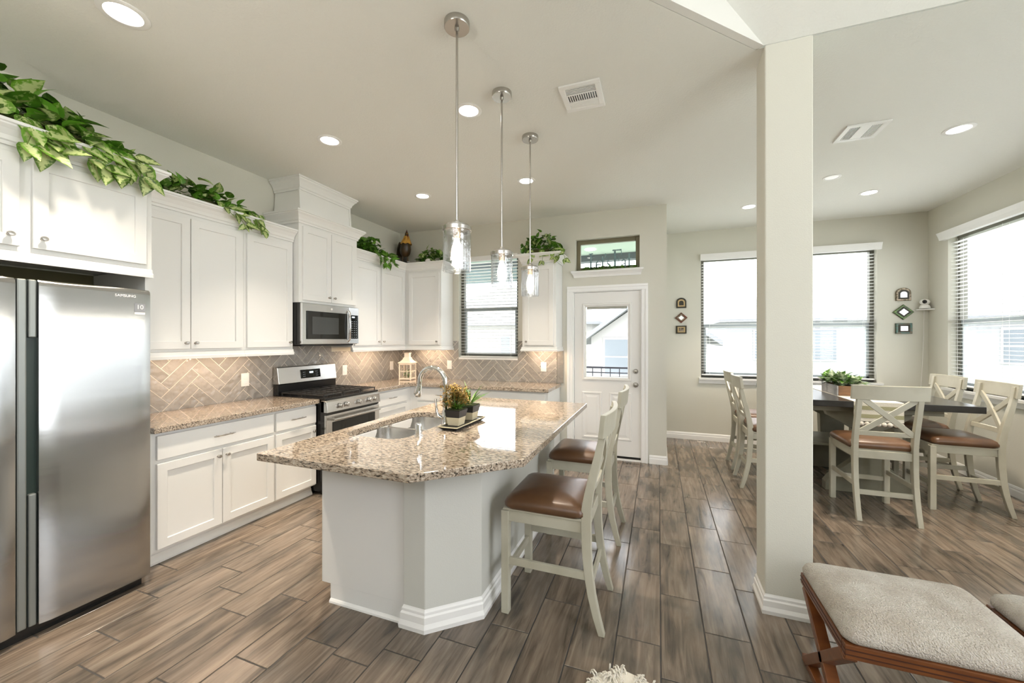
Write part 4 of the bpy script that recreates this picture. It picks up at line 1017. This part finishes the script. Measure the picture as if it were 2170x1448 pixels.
for k_ in range(9):
    s_ = (k_-4)/4; b.tube([(s_*.02, .03, .22), (s_*.04, .085, .27+.02*abs(s_)), (s_*.05, .13, .23), (s_*.055, .15, .14), (s_*.055, .148, .04)], [.012, .016, .015, .012, .003], 6)
b.build('tail', RB, rs, smooth=True)
b = MB()
for s_ in (-1, 1):
    b.cyl((s_*.03, .0, .0), (s_*.03, 0, .12), .005, .007, 8); b.tube([(s_*.03, .01, .006), (s_*.03, -.04, .004)], [.005, .002], 6)
b.build('leg', mat('rooster_leg', (.10, .06, .02), .5), rs)
b = MB().lathe([(.022, 0), (.024, .005), (.024, .048), (.020, .056), (.012, .058)], (.335, 4.755, 2.538)); jr = b.build('small_jar', BLACKM, smooth=True); tag(jr, 'small black jar with white lid at the foot of the rooster', 'jar')
MB().lathe([(.020, .0575), (.020, .064), (0, .066)], (.335, 4.755, 2.538)).build('lid', PLATE, jr, smooth=True)

# ------------------------------------------------------------------ Let's Eat letters (serif, standing on the transom ledge)
le = thing('word_sign', 'teal metal letters reading Let\'s Eat on the transom ledge', 'word sign', (2.845, YB+.045, 2.372)); le.scale = (.80, 1, 1.08)
def stroke(b, pts, ws):
    pts = [Vector((p[0], 0, p[1])) for p in pts]; Ls = []
    for i, p in enumerate(pts):
        d_ = (pts[min(i+1, len(pts)-1)]-pts[max(i-1, 0)]).normalized(); n_ = Vector((-d_.z, 0, d_.x)); w_ = ws[i] if isinstance(ws, (list, tuple)) else ws
        Ls.append([p+n_*w_/2+Vector((0, -.004, 0)), p-n_*w_/2+Vector((0, -.004, 0)), p-n_*w_/2+Vector((0, .004, 0)), p+n_*w_/2+Vector((0, .004, 0))])
    b.loops(Ls)
def arcp(cx, cz, rx, rz_, a0, a1, n=10): return [(cx+rx*math.cos(math.radians(a0+(a1-a0)*k_/n)), cz+rz_*math.sin(math.radians(a0+(a1-a0)*k_/n))) for k_ in range(n+1)]
def glyph(ch_, x, s):
    b = MB(); r = lambda a, c, d_, e: b.box(x+a*s, x+d_*s, -.004-len(b.v)*6e-5, .004+len(b.v)*6e-5, c*s, e*s)
    T = lambda P: [(x+p[0]*s, p[1]*s) for p in P]
    if ch_ == 'L': r(.10, 0, .22, 1); r(0, .95, .34, 1); r(0, 0, .60, .06); b.add([(x+.60*s, -.004, 0), (x+.66*s, -.004, .28*s), (x+.60*s, -.004, .28*s), (x+.5*s, -.004, .06*s), (x+.60*s, .004, 0), (x+.66*s, .004, .28*s), (x+.60*s, .004, .28*s), (x+.5*s, .004, .06*s)], [(0, 1, 2, 3), (7, 6, 5, 4), (0, 4, 5, 1), (1, 5, 6, 2), (2, 6, 7, 3), (3, 7, 4, 0)])
    if ch_ == 'E': r(.10, 0, .23, 1); r(0, 0, .62, .06); r(0, .94, .60, 1); r(.2, .47, .44, .53); r(.42, .40, .46, .60); r(.57, .74, .61, 1); r(.60, 0, .64, .28)
    if ch_ == 'e': stroke(b, T(arcp(.26, .30, .20, .27, 5, 325, 16)), [.05*s, .03*s, .03*s, .04*s, .05*s, .06*s, .08*s, .10*s, .11*s, .11*s, .10*s, .09*s, .07*s, .06*s, .05*s, .04*s, .03*s]); r(.09, .31, .47, .36)
    if ch_ == 't': r(.14, .05, .25, .86); r(.02, .55, .38, .60); stroke(b, T(arcp(.29, .13, .10, .12, 190, 330, 6)), [.09*s, .08*s, .06*s, .05*s, .04*s, .03*s, .02*s])
    if ch_ == "'": stroke(b, T([(.08, .92), (.12, .86), (.11, .78), (.04, .70)]), [.12*s, .11*s, .06*s, .02*s])
    if ch_ == 's': stroke(b, T([(.36, .50), (.28, .56), (.17, .55), (.11, .47), (.14, .38), (.25, .31), (.35, .24), (.38, .14), (.31, .05), (.20, .02), (.09, .07), (.06, .15)]), [.02*s, .04*s, .06*s, .08*s, .10*s, .11*s, .11*s, .10*s, .08*s, .06*s, .04*s, .02*s])
    if ch_ == 'a': r(.31, .03, .41, .42); stroke(b, T(arcp(.24, .42, .13, .14, 170, 0, 8)), [.08*s, .06*s, .05*s, .05*s, .05*s, .06*s, .08*s, .10*s, .10*s]); stroke(b, T([(.33, .33), (.22, .29), (.12, .22), (.10, .12), (.16, .04), (.26, .05), (.34, .12)]), [.04*s, .05*s, .07*s, .09*s, .08*s, .06*s, .04*s]); r(.38, .0, .50, .06)
    return b.build('letter', TEAL, le)
x_ = 0
for ch_, adv, s in (('L', .105, .20), ('e', .075, .185), ('t', .058, .185), ("'", .03, .20), ('s', .10, .185), ('E', .125, .225), ('a', .088, .185), ('t', .07, .20)): glyph(ch_, x_, s); x_ += adv

# ------------------------------------------------------------------ small wall mirrors
def mirror(shape, x, z, cols, label, s=.075):
    t = thing('wall_mirror', label, 'mirror', (x, YF, z), 0, 'little framed mirrors on the far wall')
    if shape == 'arch': out = [(-s, -s), (s, -s), (s, s*.35)]+[(s*math.cos(a), s*.35+s*.85*math.sin(a)) for a in [PI*k_/8 for k_ in range(1, 8)]]+[(-s, s*.35)]
    elif shape == 'diamond': out = [(0, -s*1.25), (s*1.35, 0), (0, s*1.25), (-s*1.35, 0)]
    else: out = [(-s*1.05, -s*.85), (s*1.05, -s*.85), (s*1.05, s*.85), (-s*1.05, s*.85)]
    def ring(k_, y): return [(px*k_, y, pz*k_) for px, pz in out]
    MB().loops([ring(1, 0), ring(1, -.022), ring(.94, -.026), ring(.72, -.026)], True, True).build('frame', cols[0], t)
    MB().loops([ring(.72, -.0265), ring(.68, -.031), ring(.48, -.031), ring(.44, -.0265)], False, False).build('inner_frame', cols[1], t)
    MB().loops([ring(.445, -.0262), ring(.445, -.028)], True, True).build('mirror_glass', cols[2], t)
BRZ = mat('bronze_mosaic', (.11, .085, .05), .35, .4, noise=(30, (.30, .24, .17), .45, .55)); GRN = mat('green_mosaic', (.10, .16, .04), .3, .3, noise=(25, (.03, .05, .02), .4, .6)); REDM = mat('red_mosaic', (.16, .02, .012), .3, .2, noise=(25, (.10, .06, .02), .4, .6)); TL = mat('teal_mosaic', (.06, .14, .12), .3, .3, noise=(28, (.10, .08, .05), .42, .6)); DKB = mat('dark_bronze', (.035, .03, .018), .4, .4)
GM = mat('gold_mosaic', (.45, .33, .16), .35, .5)
mirror('arch', 4.00, 2.035, (DKB, GM, DKB), 'tiny dark arched mirror, top of the three left of the window', .07)
mirror('diamond', 4.00, 1.818, (REDM, BRZ, MIRROR), 'tiny red diamond mirror, middle of the three left of the window', .065)
mirror('square', 4.00, 1.64, (DKB, GM, BRZ), 'tiny dark square mirror, lowest of the three left of the window', .07)
mirror('arch', 6.60, 2.06, (BRZ, DKB, MIRROR), 'tiny bronze arched mirror, top of the three right of the window', .075)
mirror('diamond', 6.60, 1.84, (GRN, DKB, MIRROR), 'tiny green diamond mirror, middle of the three right of the window', .078)
mirror('square', 6.605, 1.632, (TL, DKB, MIRROR), 'tiny teal rectangular mirror, lowest of the three right of the window', .078)
# security camera on corner shelf
sc_ = thing('security_camera', 'small white pan-tilt camera on a corner shelf', 'camera', (6.785, 6.385, 1.872))
MB().lathe([(.05, .006), (.052, .012), (.042, .045), (.032, .05)], n=24).build('camera_base', PLATE, sc_, smooth=True)
hd = MB().ball((0, 0, .085), .042, 18, (1.15, 1, .95)).build('camera_head', PLATE, sc_, smooth=True)
MB().ball((-.014, -.026, .087), .026, 14, (.9, .9, .95)).build('lens_window', BLACKM, hd, smooth=True)
sh = MB().prism([(6.848, 6.448), (6.72, 6.448), (6.72, 6.42), (6.82, 6.32), (6.848, 6.32)], 1.858, 1.872).build('corner_shelf', TRIM, bevel=.002); tag(sh, 'small white corner shelf under the camera', 'shelf')
b = MB().tube([(6.80, 6.43, 1.857), (6.802, 6.438, 1.8), (6.80, 6.44, 1.5), (6.79, 6.441, 1.2), (6.775, 6.441, .9), (6.77, 6.441, .45), (6.765, 6.441, .12)], .003, 6); tag(b.build('power_cord', PLATE, smooth=True), 'thin white cord hanging down the corner below the camera', 'cord')

# ------------------------------------------------------------------ ceiling fixtures
def can(x, y, label, on=True, r=.092, e=12.0, spread=1.35):
    t = thing('recessed_light', label, 'ceiling light', (x, y, H), 0, 'recessed ceiling lights')
    MB().lathe([(r, 0), (r, -.004), (r-.006, -.007), (r*.74, -.006), (r*.70, -.0005)], n=32).build('trim_ring', TRIM, t, smooth=True)
    MB().lathe([(r*.70, -.0012), (r*.70, -.0032), (r*.4, -.0042), (0, -.0045)], n=32).build('lens', LENS if on else LENSOFF, t, smooth=True)
    if on: light('can_glow', 'AREA', (0, 0, -.012), e, (1, .86, .70), (0, 0, 0), t, shape='DISK', size=.12, spread=spread)
    return t
can(1.205, 1.155, 'lit recessed ceiling light above the fridge, nearest the camera', r=.10)
can(1.19, 2.47, 'lit recessed ceiling light above the middle of the left counter')
can(2.43, 2.487, 'lit recessed ceiling light behind the first pendant')
can(1.205, 3.785, 'lit recessed ceiling light above the corner counter by the rooster')
can(2.425, 3.79, 'lit recessed ceiling light beside the last pendant rod')
can(5.83, 4.01, 'lit recessed ceiling light over the dining area near the right edge')
can(5.84, 5.40, 'lit recessed ceiling light over the dining area near the corner mirrors')
can(4.705, 5.467, 'lit recessed ceiling light half hidden by the column')
can(5.292, 4.77, 'unlit small round ceiling fixture over the dining table', False, .075)
def vent(cx, cy, wx, wy, label, bank=0):
    t = thing('ceiling_vent', label, 'vent', (cx, cy, H))
    b = MB(); f_ = .035
    for a in ((-wx/2, wx/2, -wy/2, -wy/2+f_), (-wx/2, wx/2, wy/2-f_, wy/2), (-wx/2, -wx/2+f_, -wy/2+f_, wy/2-f_), (wx/2-f_, wx/2, -wy/2+f_, wy/2-f_)): b.box(*a, -.012, 0)
    b.build('frame', TRIM, t, bevel=.003)
    MB().box(-wx/2+f_, wx/2-f_, -wy/2+f_, wy/2-f_, -.003, -.001).build('dark_opening', BLACKM, t)
    iw, iy = wx-2*f_, wy-2*f_; b = MB(); y0 = -iy/2
    if bank == 0:
        for k_ in range(5): b.box(-iw/2, iw/2, y0+iy*.03+k_*iy*.065, y0+iy*.03+k_*iy*.065+.0065, -.009, -.005)
        for k_ in range(5): b.box(-iw/2, iw/2, -y0-iy*.0-k_*iy*.065-.0125, -y0-iy*.0-k_*iy*.065, -.009-.0004*k_, -.005)
        for k_ in range(14): b.box(-iw/2+k_*iw/13-.0032, -iw/2+k_*iw/13+.0032, -iy*.17, iy*.17, -.009, -.005)
        for s_ in (-1, 1): b.box(-iw/2, iw/2, s_*iy*.18-.004, s_*iy*.18+.004, -.011, -.004)
    else:
        for k_ in range(6): b.box(-iw/2+iw*.03+k_*iw*.055, -iw/2+iw*.03+k_*iw*.055+.0045, y0, -y0, -.009, -.005)
        for k_ in range(6): b.box(iw/2-iw*.03-k_*iw*.055, iw/2-k_*iw*.055, y0, -y0, -.010, -.006)
        b.box(-iw*.17, iw*.17, y0, -y0, -.010, -.006)
    b.build('slats', TRIM, t)
vent(3.21, 2.598, .26, .295, 'square white ceiling vent above the island', 0)
vent(5.145, 3.79, .27, .27, 'white ceiling vent right of the column', 1)
def pendant(x, y, label):
    t = thing('pendant_light', label, 'pendant light', (x, y, 0), 0, 'pendant lights over the island')
    MB().lathe([(.064, 3.10), (.065, 3.096), (.065, 3.072), (.062, 3.068), (.012, 3.068), (.010, 3.05)], n=32).build('canopy', NICKEL, t, smooth=True)
    MB().cyl((0, 0, 2.08), (0, 0, 3.068), .0062, n=12).build('rod', NICKEL, t, smooth=True)
    MB().lathe([(.008, 2.095), (.018, 2.088), (.020, 2.074), (.060, 2.070), (.062, 2.062), (.070, 2.060), (.0735, 2.058), (.0735, 2.040), (.070, 2.038), (.070, 2.046)], n=36).build('cap', NICKEL, t, smooth=True)
    n_ = 40; pr = [(.0695, 2.045), (.0695, 1.842), (.067, 1.834), (.0655, 1.834), (.0665, 1.842), (.0665, 2.045)]
    b = MB(); b.loops([[(r*math.cos(2*PI*k_/n_), r*math.sin(2*PI*k_/n_), z) for k_ in range(n_)] for r, z in pr], False, False)
    b.build('glass_shade', SEEDED, t, smooth=True)
    MB().lathe([(.019, 2.06), (.019, 2.008), (.016, 2.002)], n=20).build('socket', BRASS, t, smooth=True)
    MB().lathe([(.012, 2.005), (.013, 1.993), (.021, 1.968), (.028, 1.94), (.028, 1.925), (.021, 1.905), (.010, 1.893), (.003, 1.890)], n=20).build('bulb', BULB, t, smooth=True)
pendant(2.722, 1.775, 'nickel pendant light with clear glass cylinder, nearest and largest of the three')
pendant(2.722, 2.385, 'nickel pendant light with clear glass cylinder, middle of the three')
pendant(2.727, 2.975, 'nickel pendant light with clear glass cylinder, farthest of the three')
# under-cabinet lights
for nm, lx, ly, sx, sy, lb in (('a', .2, 2.2, .04, .8, 'slim light bar under the wall cabinet right of the fridge'), ('b', .2, 4.15, .04, .6, 'slim light bar under the wall cabinet right of the microwave'), ('c', .62, YB-.16, .4, .04, 'slim light bar under the wall cabinet left of the window'), ('d', 2.28, YB-.16, .3, .04, 'slim light bar under the wall cabinet beside the door')):
    o = MB().box(lx-sx/2, lx+sx/2, ly-sy/2, ly+sy/2, 1.388, 1.399).build('under_cabinet_light', TRIM); tag(o, lb, 'light bar')
    light('bar_glow', 'AREA', (lx, ly, 1.386), 3.6 if nm in 'ab' else 2.6, (1, .72, .50), (0, 0, 0), o, shape='RECTANGLE', size=sx, size_y=sy)

fl_ = thing('unseen_fill_uplight', 'added unseen uplight behind the camera, brightening the ceiling', 'floor lamp', (2.2, -.9, 0))  # uplight added out of view only to brighten ceiling and upper walls
MB().lathe([(.14, 0), (.14, .015), (.02, .03), (.012, .04), (.012, 1.80)], n=24).build('pole', NICKEL, fl_, smooth=True)
MB().lathe([(.012, 1.78), (.08, 1.80), (.17, 1.88), (.175, 1.885), (.165, 1.885), (.07, 1.815), (0, 1.81)], n=28).build('uplight_bowl', PLATE, fl_, smooth=True)
light('uplight_glow', 'AREA', (0, 0, 1.87), 45, (1, .93, .82), (PI, 0, 0), fl_, shape='DISK', size=.25)

# ------------------------------------------------------------------ ottomans
def ottoman(x0, x1, y0, y1, label):
    W, D = x1-x0, y1-y0; t = thing('wooden_ottoman', label, 'ottoman', ((x0+x1)/2, (y0+y1)/2, 0), 0, 'cream ottomans on wooden cross frames')
    zt_ = .40
    b = MB()
    for a in ((-W/2, W/2, -D/2, -D/2+.03), (-W/2, W/2, D/2-.03, D/2), (-W/2, -W/2+.03, -D/2+.03, D/2-.03), (W/2-.03, W/2, -D/2+.03, D/2-.03)): b.box(*a, zt_-.05, zt_)
    o = b.build('seat_rail', WOODR, t, bevel=.003)
    b = MB()
    for zz in (zt_-.036, zt_-.018):
        b.box(-W/2-.001, W/2+.001, -D/2-.0015, -D/2, zz, zz+.004); b.box(-W/2-.0015, -W/2, -D/2, D/2, zz, zz+.004)
    b.build('groove', mat('dark_groove', (.05, .014, .006), .5) if 'dark_groove' not in bpy.data.materials else bpy.data.materials['dark_groove'], o)
    for s_ in (-1, 1):
        xx = s_*(W/2-.022)
        for q_ in (-1, 1):
            MB().beam((xx+q_*.0, -q_*(D/2-.03), zt_-.05), (xx, q_*(D/2-.04), .015), .04 if q_ == 1 else .036, .045, (1, 0, 0)).build('leg', WOODR, t, bevel=.003)
        MB().box(xx-.02, xx+.02, -D/2+.01, D/2-.01, 0, .03).build('floor_rail', WOODR, t, bevel=.003)
    MB().box(-W/2+.04, W/2-.04, -.02, .02, .02, .045).build('stretcher', WOODR, t, bevel=.003) if False else None
    Ls = []
    for o_, z in ((.010, zt_+.001), (.0, zt_+.012), (-.002, zt_+.03), (.006, zt_+.052), (.03, zt_+.070), (.075, zt_+.082), (.13, zt_+.088), (.20, zt_+.091)):
        Ls.append([(x, y, z) for x, y in rr(W-2*o_, D-2*o_, .035, 5)])
    MB().loops(Ls).build('cushion', BOUCLE, t, smooth=True)
ottoman(4.305, 4.88, 1.735, 2.205, 'cream textured ottoman on a reddish wooden cross frame, nearest the column')
ottoman(4.945, 5.52, 1.735, 2.205, 'cream textured ottoman cut off by the right edge of the picture')
# rug tuft
rugo = thing('shaggy_rug', 'fluffy white shag rug peeking in at the bottom edge', 'rug', (3.70, 1.25, 0))
random.seed(21); b = MB(); pts = []
for k_ in range(28):
    a = 2*PI*k_/28; r = 1+.10*math.sin(3*a)+.06*math.sin(7*a); pts.append((.42*r*math.cos(a), .62*r*math.sin(a)))
MB().prism(pts, .001, .012).build('backing', POM, rugo)
for _ in range(2600):
    a = rnd(0, 2*PI); rr_ = random.random()**.5; r = (1+.10*math.sin(3*a)+.06*math.sin(7*a))*rr_; x, y = .42*r*math.cos(a), .62*r*math.sin(a)
    t_ = rnd(0, 2*PI); cx_, cy_ = math.cos(t_), math.sin(t_); R0 = rnd(.010, .016)
    b.tube([(x, y, .008), (x+cx_*R0*.3, y+cy_*R0*.3, .008+R0*1.1), (x+cx_*R0*1.1, y+cy_*R0*1.1, .010+R0*1.4), (x+cx_*R0*1.9, y+cy_*R0*1.9, .010+R0*.9), (x+cx_*R0*1.8, y+cy_*R0*1.8, .014+R0*.2)], [.0042, .0040, .0036, .0030, .0018], 4)
b.build('shag_pile', POM, rugo, smooth=True)['kind'] = 'stuff'

# ------------------------------------------------------------------ outdoors
struct(MB().box(-40, 60, YF+.2, 80, -3.2, -3.0).build('ground', GRASS)); struct(MB().box(XR+.2, 60, -40, YF+.2, -3.2, -3.0).build('ground', GRASS))
# patio roof and rail beyond the kitchen wall
b = MB().box(-1.5, XJ-.15, YB+.15, 7.9, 3.13, 3.23); struct(b.build('ceiling_patio', PATIOC))
b = MB().box(-1.5, XJ-.15, 7.7, 7.9, 3.01, 3.13); struct(b.build('trim_6', FASCIA)); b = MB().box(-1.5, 1.7, 7.75, 7.85, 2.72, 3.00); struct(b.build('trim_7', mat('teal_patio_header', (.16, .21, .21), .6)))
struct(MB().box(-1.5, XJ-.15, YB+.15, 7.9, -.15, -.02).build('floor_patio', mat('patio_concrete', (.5, .49, .47), .9)))
t = thing('patio_railing', 'dark patio railing seen through the door glass', 'railing', (0, 7.8, 0))
b = MB(); b.box(-1.5, 3.6, -.02, .02, .93, .965); b.build('top_rail', RAILM, t); b = MB().box(-1.5, 3.6, -.015, .015, .84, .86); b.build('lower_rail', RAILM, t)
b = MB()
for k_ in range(30): b.box(-1.45+k_*.17, -1.435+k_*.17, -.008, .008, .0, .93)
b.build('balusters', RAILM, t)
pc = thing('patio_light', 'lit recessed light in the patio ceiling seen through the transom', 'ceiling light', (2.52, 7.2, 3.13)); MB().lathe([(.10, 0), (.10, -.008), (0, -.009)], n=24).build('lens', LENS, pc)
def house(x, y, W, D, h, rh, rz, label, m=SIDING, wins=(), gable=False):
    t = thing('neighbor_house', label, 'house', (x, y, -3), rz)
    MB().box(-W/2, W/2, -D/2, D/2, 0, h).build('walls', m, t)
    ov = .5; b = MB()
    if gable:
        pr = [(-W/2-ov, h-.15), (0, h+rh), (W/2+ov, h-.15), (W/2+ov, h-.35), (0, h+rh-.2), (-W/2-ov, h-.35)]
        b.loops([[(px, yy, pz) for px, pz in pr] for yy in (-D/2-ov, D/2+ov)]); b.build('roof', ROOFM, t)
        MB().add([(-W/2, -D/2-.02, h), (W/2, -D/2-.02, h), (0, -D/2-.02, h+rh-.3), (-W/2, -D/2+.1, h), (W/2, -D/2+.1, h), (0, -D/2+.1, h+rh-.3)], [(0, 1, 2), (5, 4, 3), (0, 3, 4, 1), (1, 4, 5, 2), (2, 5, 3, 0)]).build('gable_wall', m, t)
    else:
        e = min(W, D)/2; rx = max(W/2-e, .2); ry = max(D/2-e, .2)
        b.loops([[(-W/2-ov, -D/2-ov, h-.1), (W/2+ov, -D/2-ov, h-.1), (W/2+ov, D/2+ov, h-.1), (-W/2-ov, D/2+ov, h-.1)], [(-W/2-ov, -D/2-ov, h+.05), (W/2+ov, -D/2-ov, h+.05), (W/2+ov, D/2+ov, h+.05), (-W/2-ov, D/2+ov, h+.05)], [(-rx, -ry, h+rh), (rx, -ry, h+rh), (rx, ry, h+rh), (-rx, ry, h+rh)]]); b.build('roof', ROOFM, t)
        MB().cyl((rx*.3, -ry-.5, h+rh*.6), (rx*.3, -ry-.5, h+rh*.6+.9), .06, n=8).build('vent_pipe', RAILM, t)
    for wx, wz, ww, wh in wins:
        f_ = MB().box(wx-ww/2-.08, wx+ww/2+.08, -D/2-.05, -D/2+.02, wz-.08, wz+wh+.08).build('window', HTRIM, t)
        b = MB(); b.box(wx-ww/2, wx+ww/2, -D/2-.07, -D/2-.04, wz, wz+wh/2-.03); b.box(wx-ww/2, wx+ww/2, -D/2-.07, -D/2-.04, wz+wh/2+.03, wz+wh); b.build('pane', HWIN, f_)
    return t
house(15.0, 31, 15, 10, 5.6, 3.2, 0, 'large pale two-story house beyond the far dining window', SIDING, [(-5.5, 3.4, 1.3, 1.6), (-3.0, 3.4, 1.3, 1.6), (1.2, 3.4, 1.4, 1.6), (4.6, 3.4, .8, 1.6), (-4.0, .4, 2.6, 1.5), (3.0, .5, 3.2, 1.5)])
house(-6.0, 28, 12, 9, 5.5, 3.0, 0, 'pale two-story house beyond the kitchen window', SIDING2, [(-3.2, 3.3, .8, 1.4), (.5, 3.3, .6, 1.4), (3.6, 3.3, .7, 1.4), (1.5, .4, 2.2, 1.4)])
house(3.2, 19.5, 4.6, 4, 4.6, 1.9, 0, 'gabled cream house beyond the back door', SIDING2, [(-1.2, 3.0, 1.0, 1.5), (.5, 3.0, .9, 1.5), (1.2, 4.8, .5, .7)], True)
house(26, 15, 11, 9, 4.6, 3.0, -.9, 'large roofed house beyond the right dining window', SIDING, [(-3.0, 2.8, 1.3, 1.5), (1.0, 2.8, 1.3, 1.5)])
def bush(x, y, z, r, label):
    b = MB(); n = 14; random.seed(int(x*10)); 
    Ls = []
    for i in range(9):
        a = PI*(i+.05)/8.1; Ls.append([(r*math.sin(a)*math.cos(2*PI*k_/n)*rnd(.82, 1.15), r*math.sin(a)*math.sin(2*PI*k_/n)*rnd(.82, 1.15), r-r*math.cos(a)*rnd(.9, 1.1)) for k_ in range(n)])
    b.loops(Ls); t = thing('shrub', label, 'bush', (x, y, z)); b.build('foliage', BUSHM, t, smooth=True); MB().cyl((0, 0, -.05), (0, 0, r*.5), .08, n=8).build('stem', CRATEB, t)
bush(4.6, 15.5, -3, 2.0, 'pale shrub seen low through the back door glass'); bush(13, 12.8, -3, 1.7, 'shrub beyond the right dining window, left one'); bush(17, 11.5, -3, 1.9, 'shrub beyond the right dining window, right one'); bush(8.0, 17.5, -3, 1.5, 'low shrub beyond the far dining window')
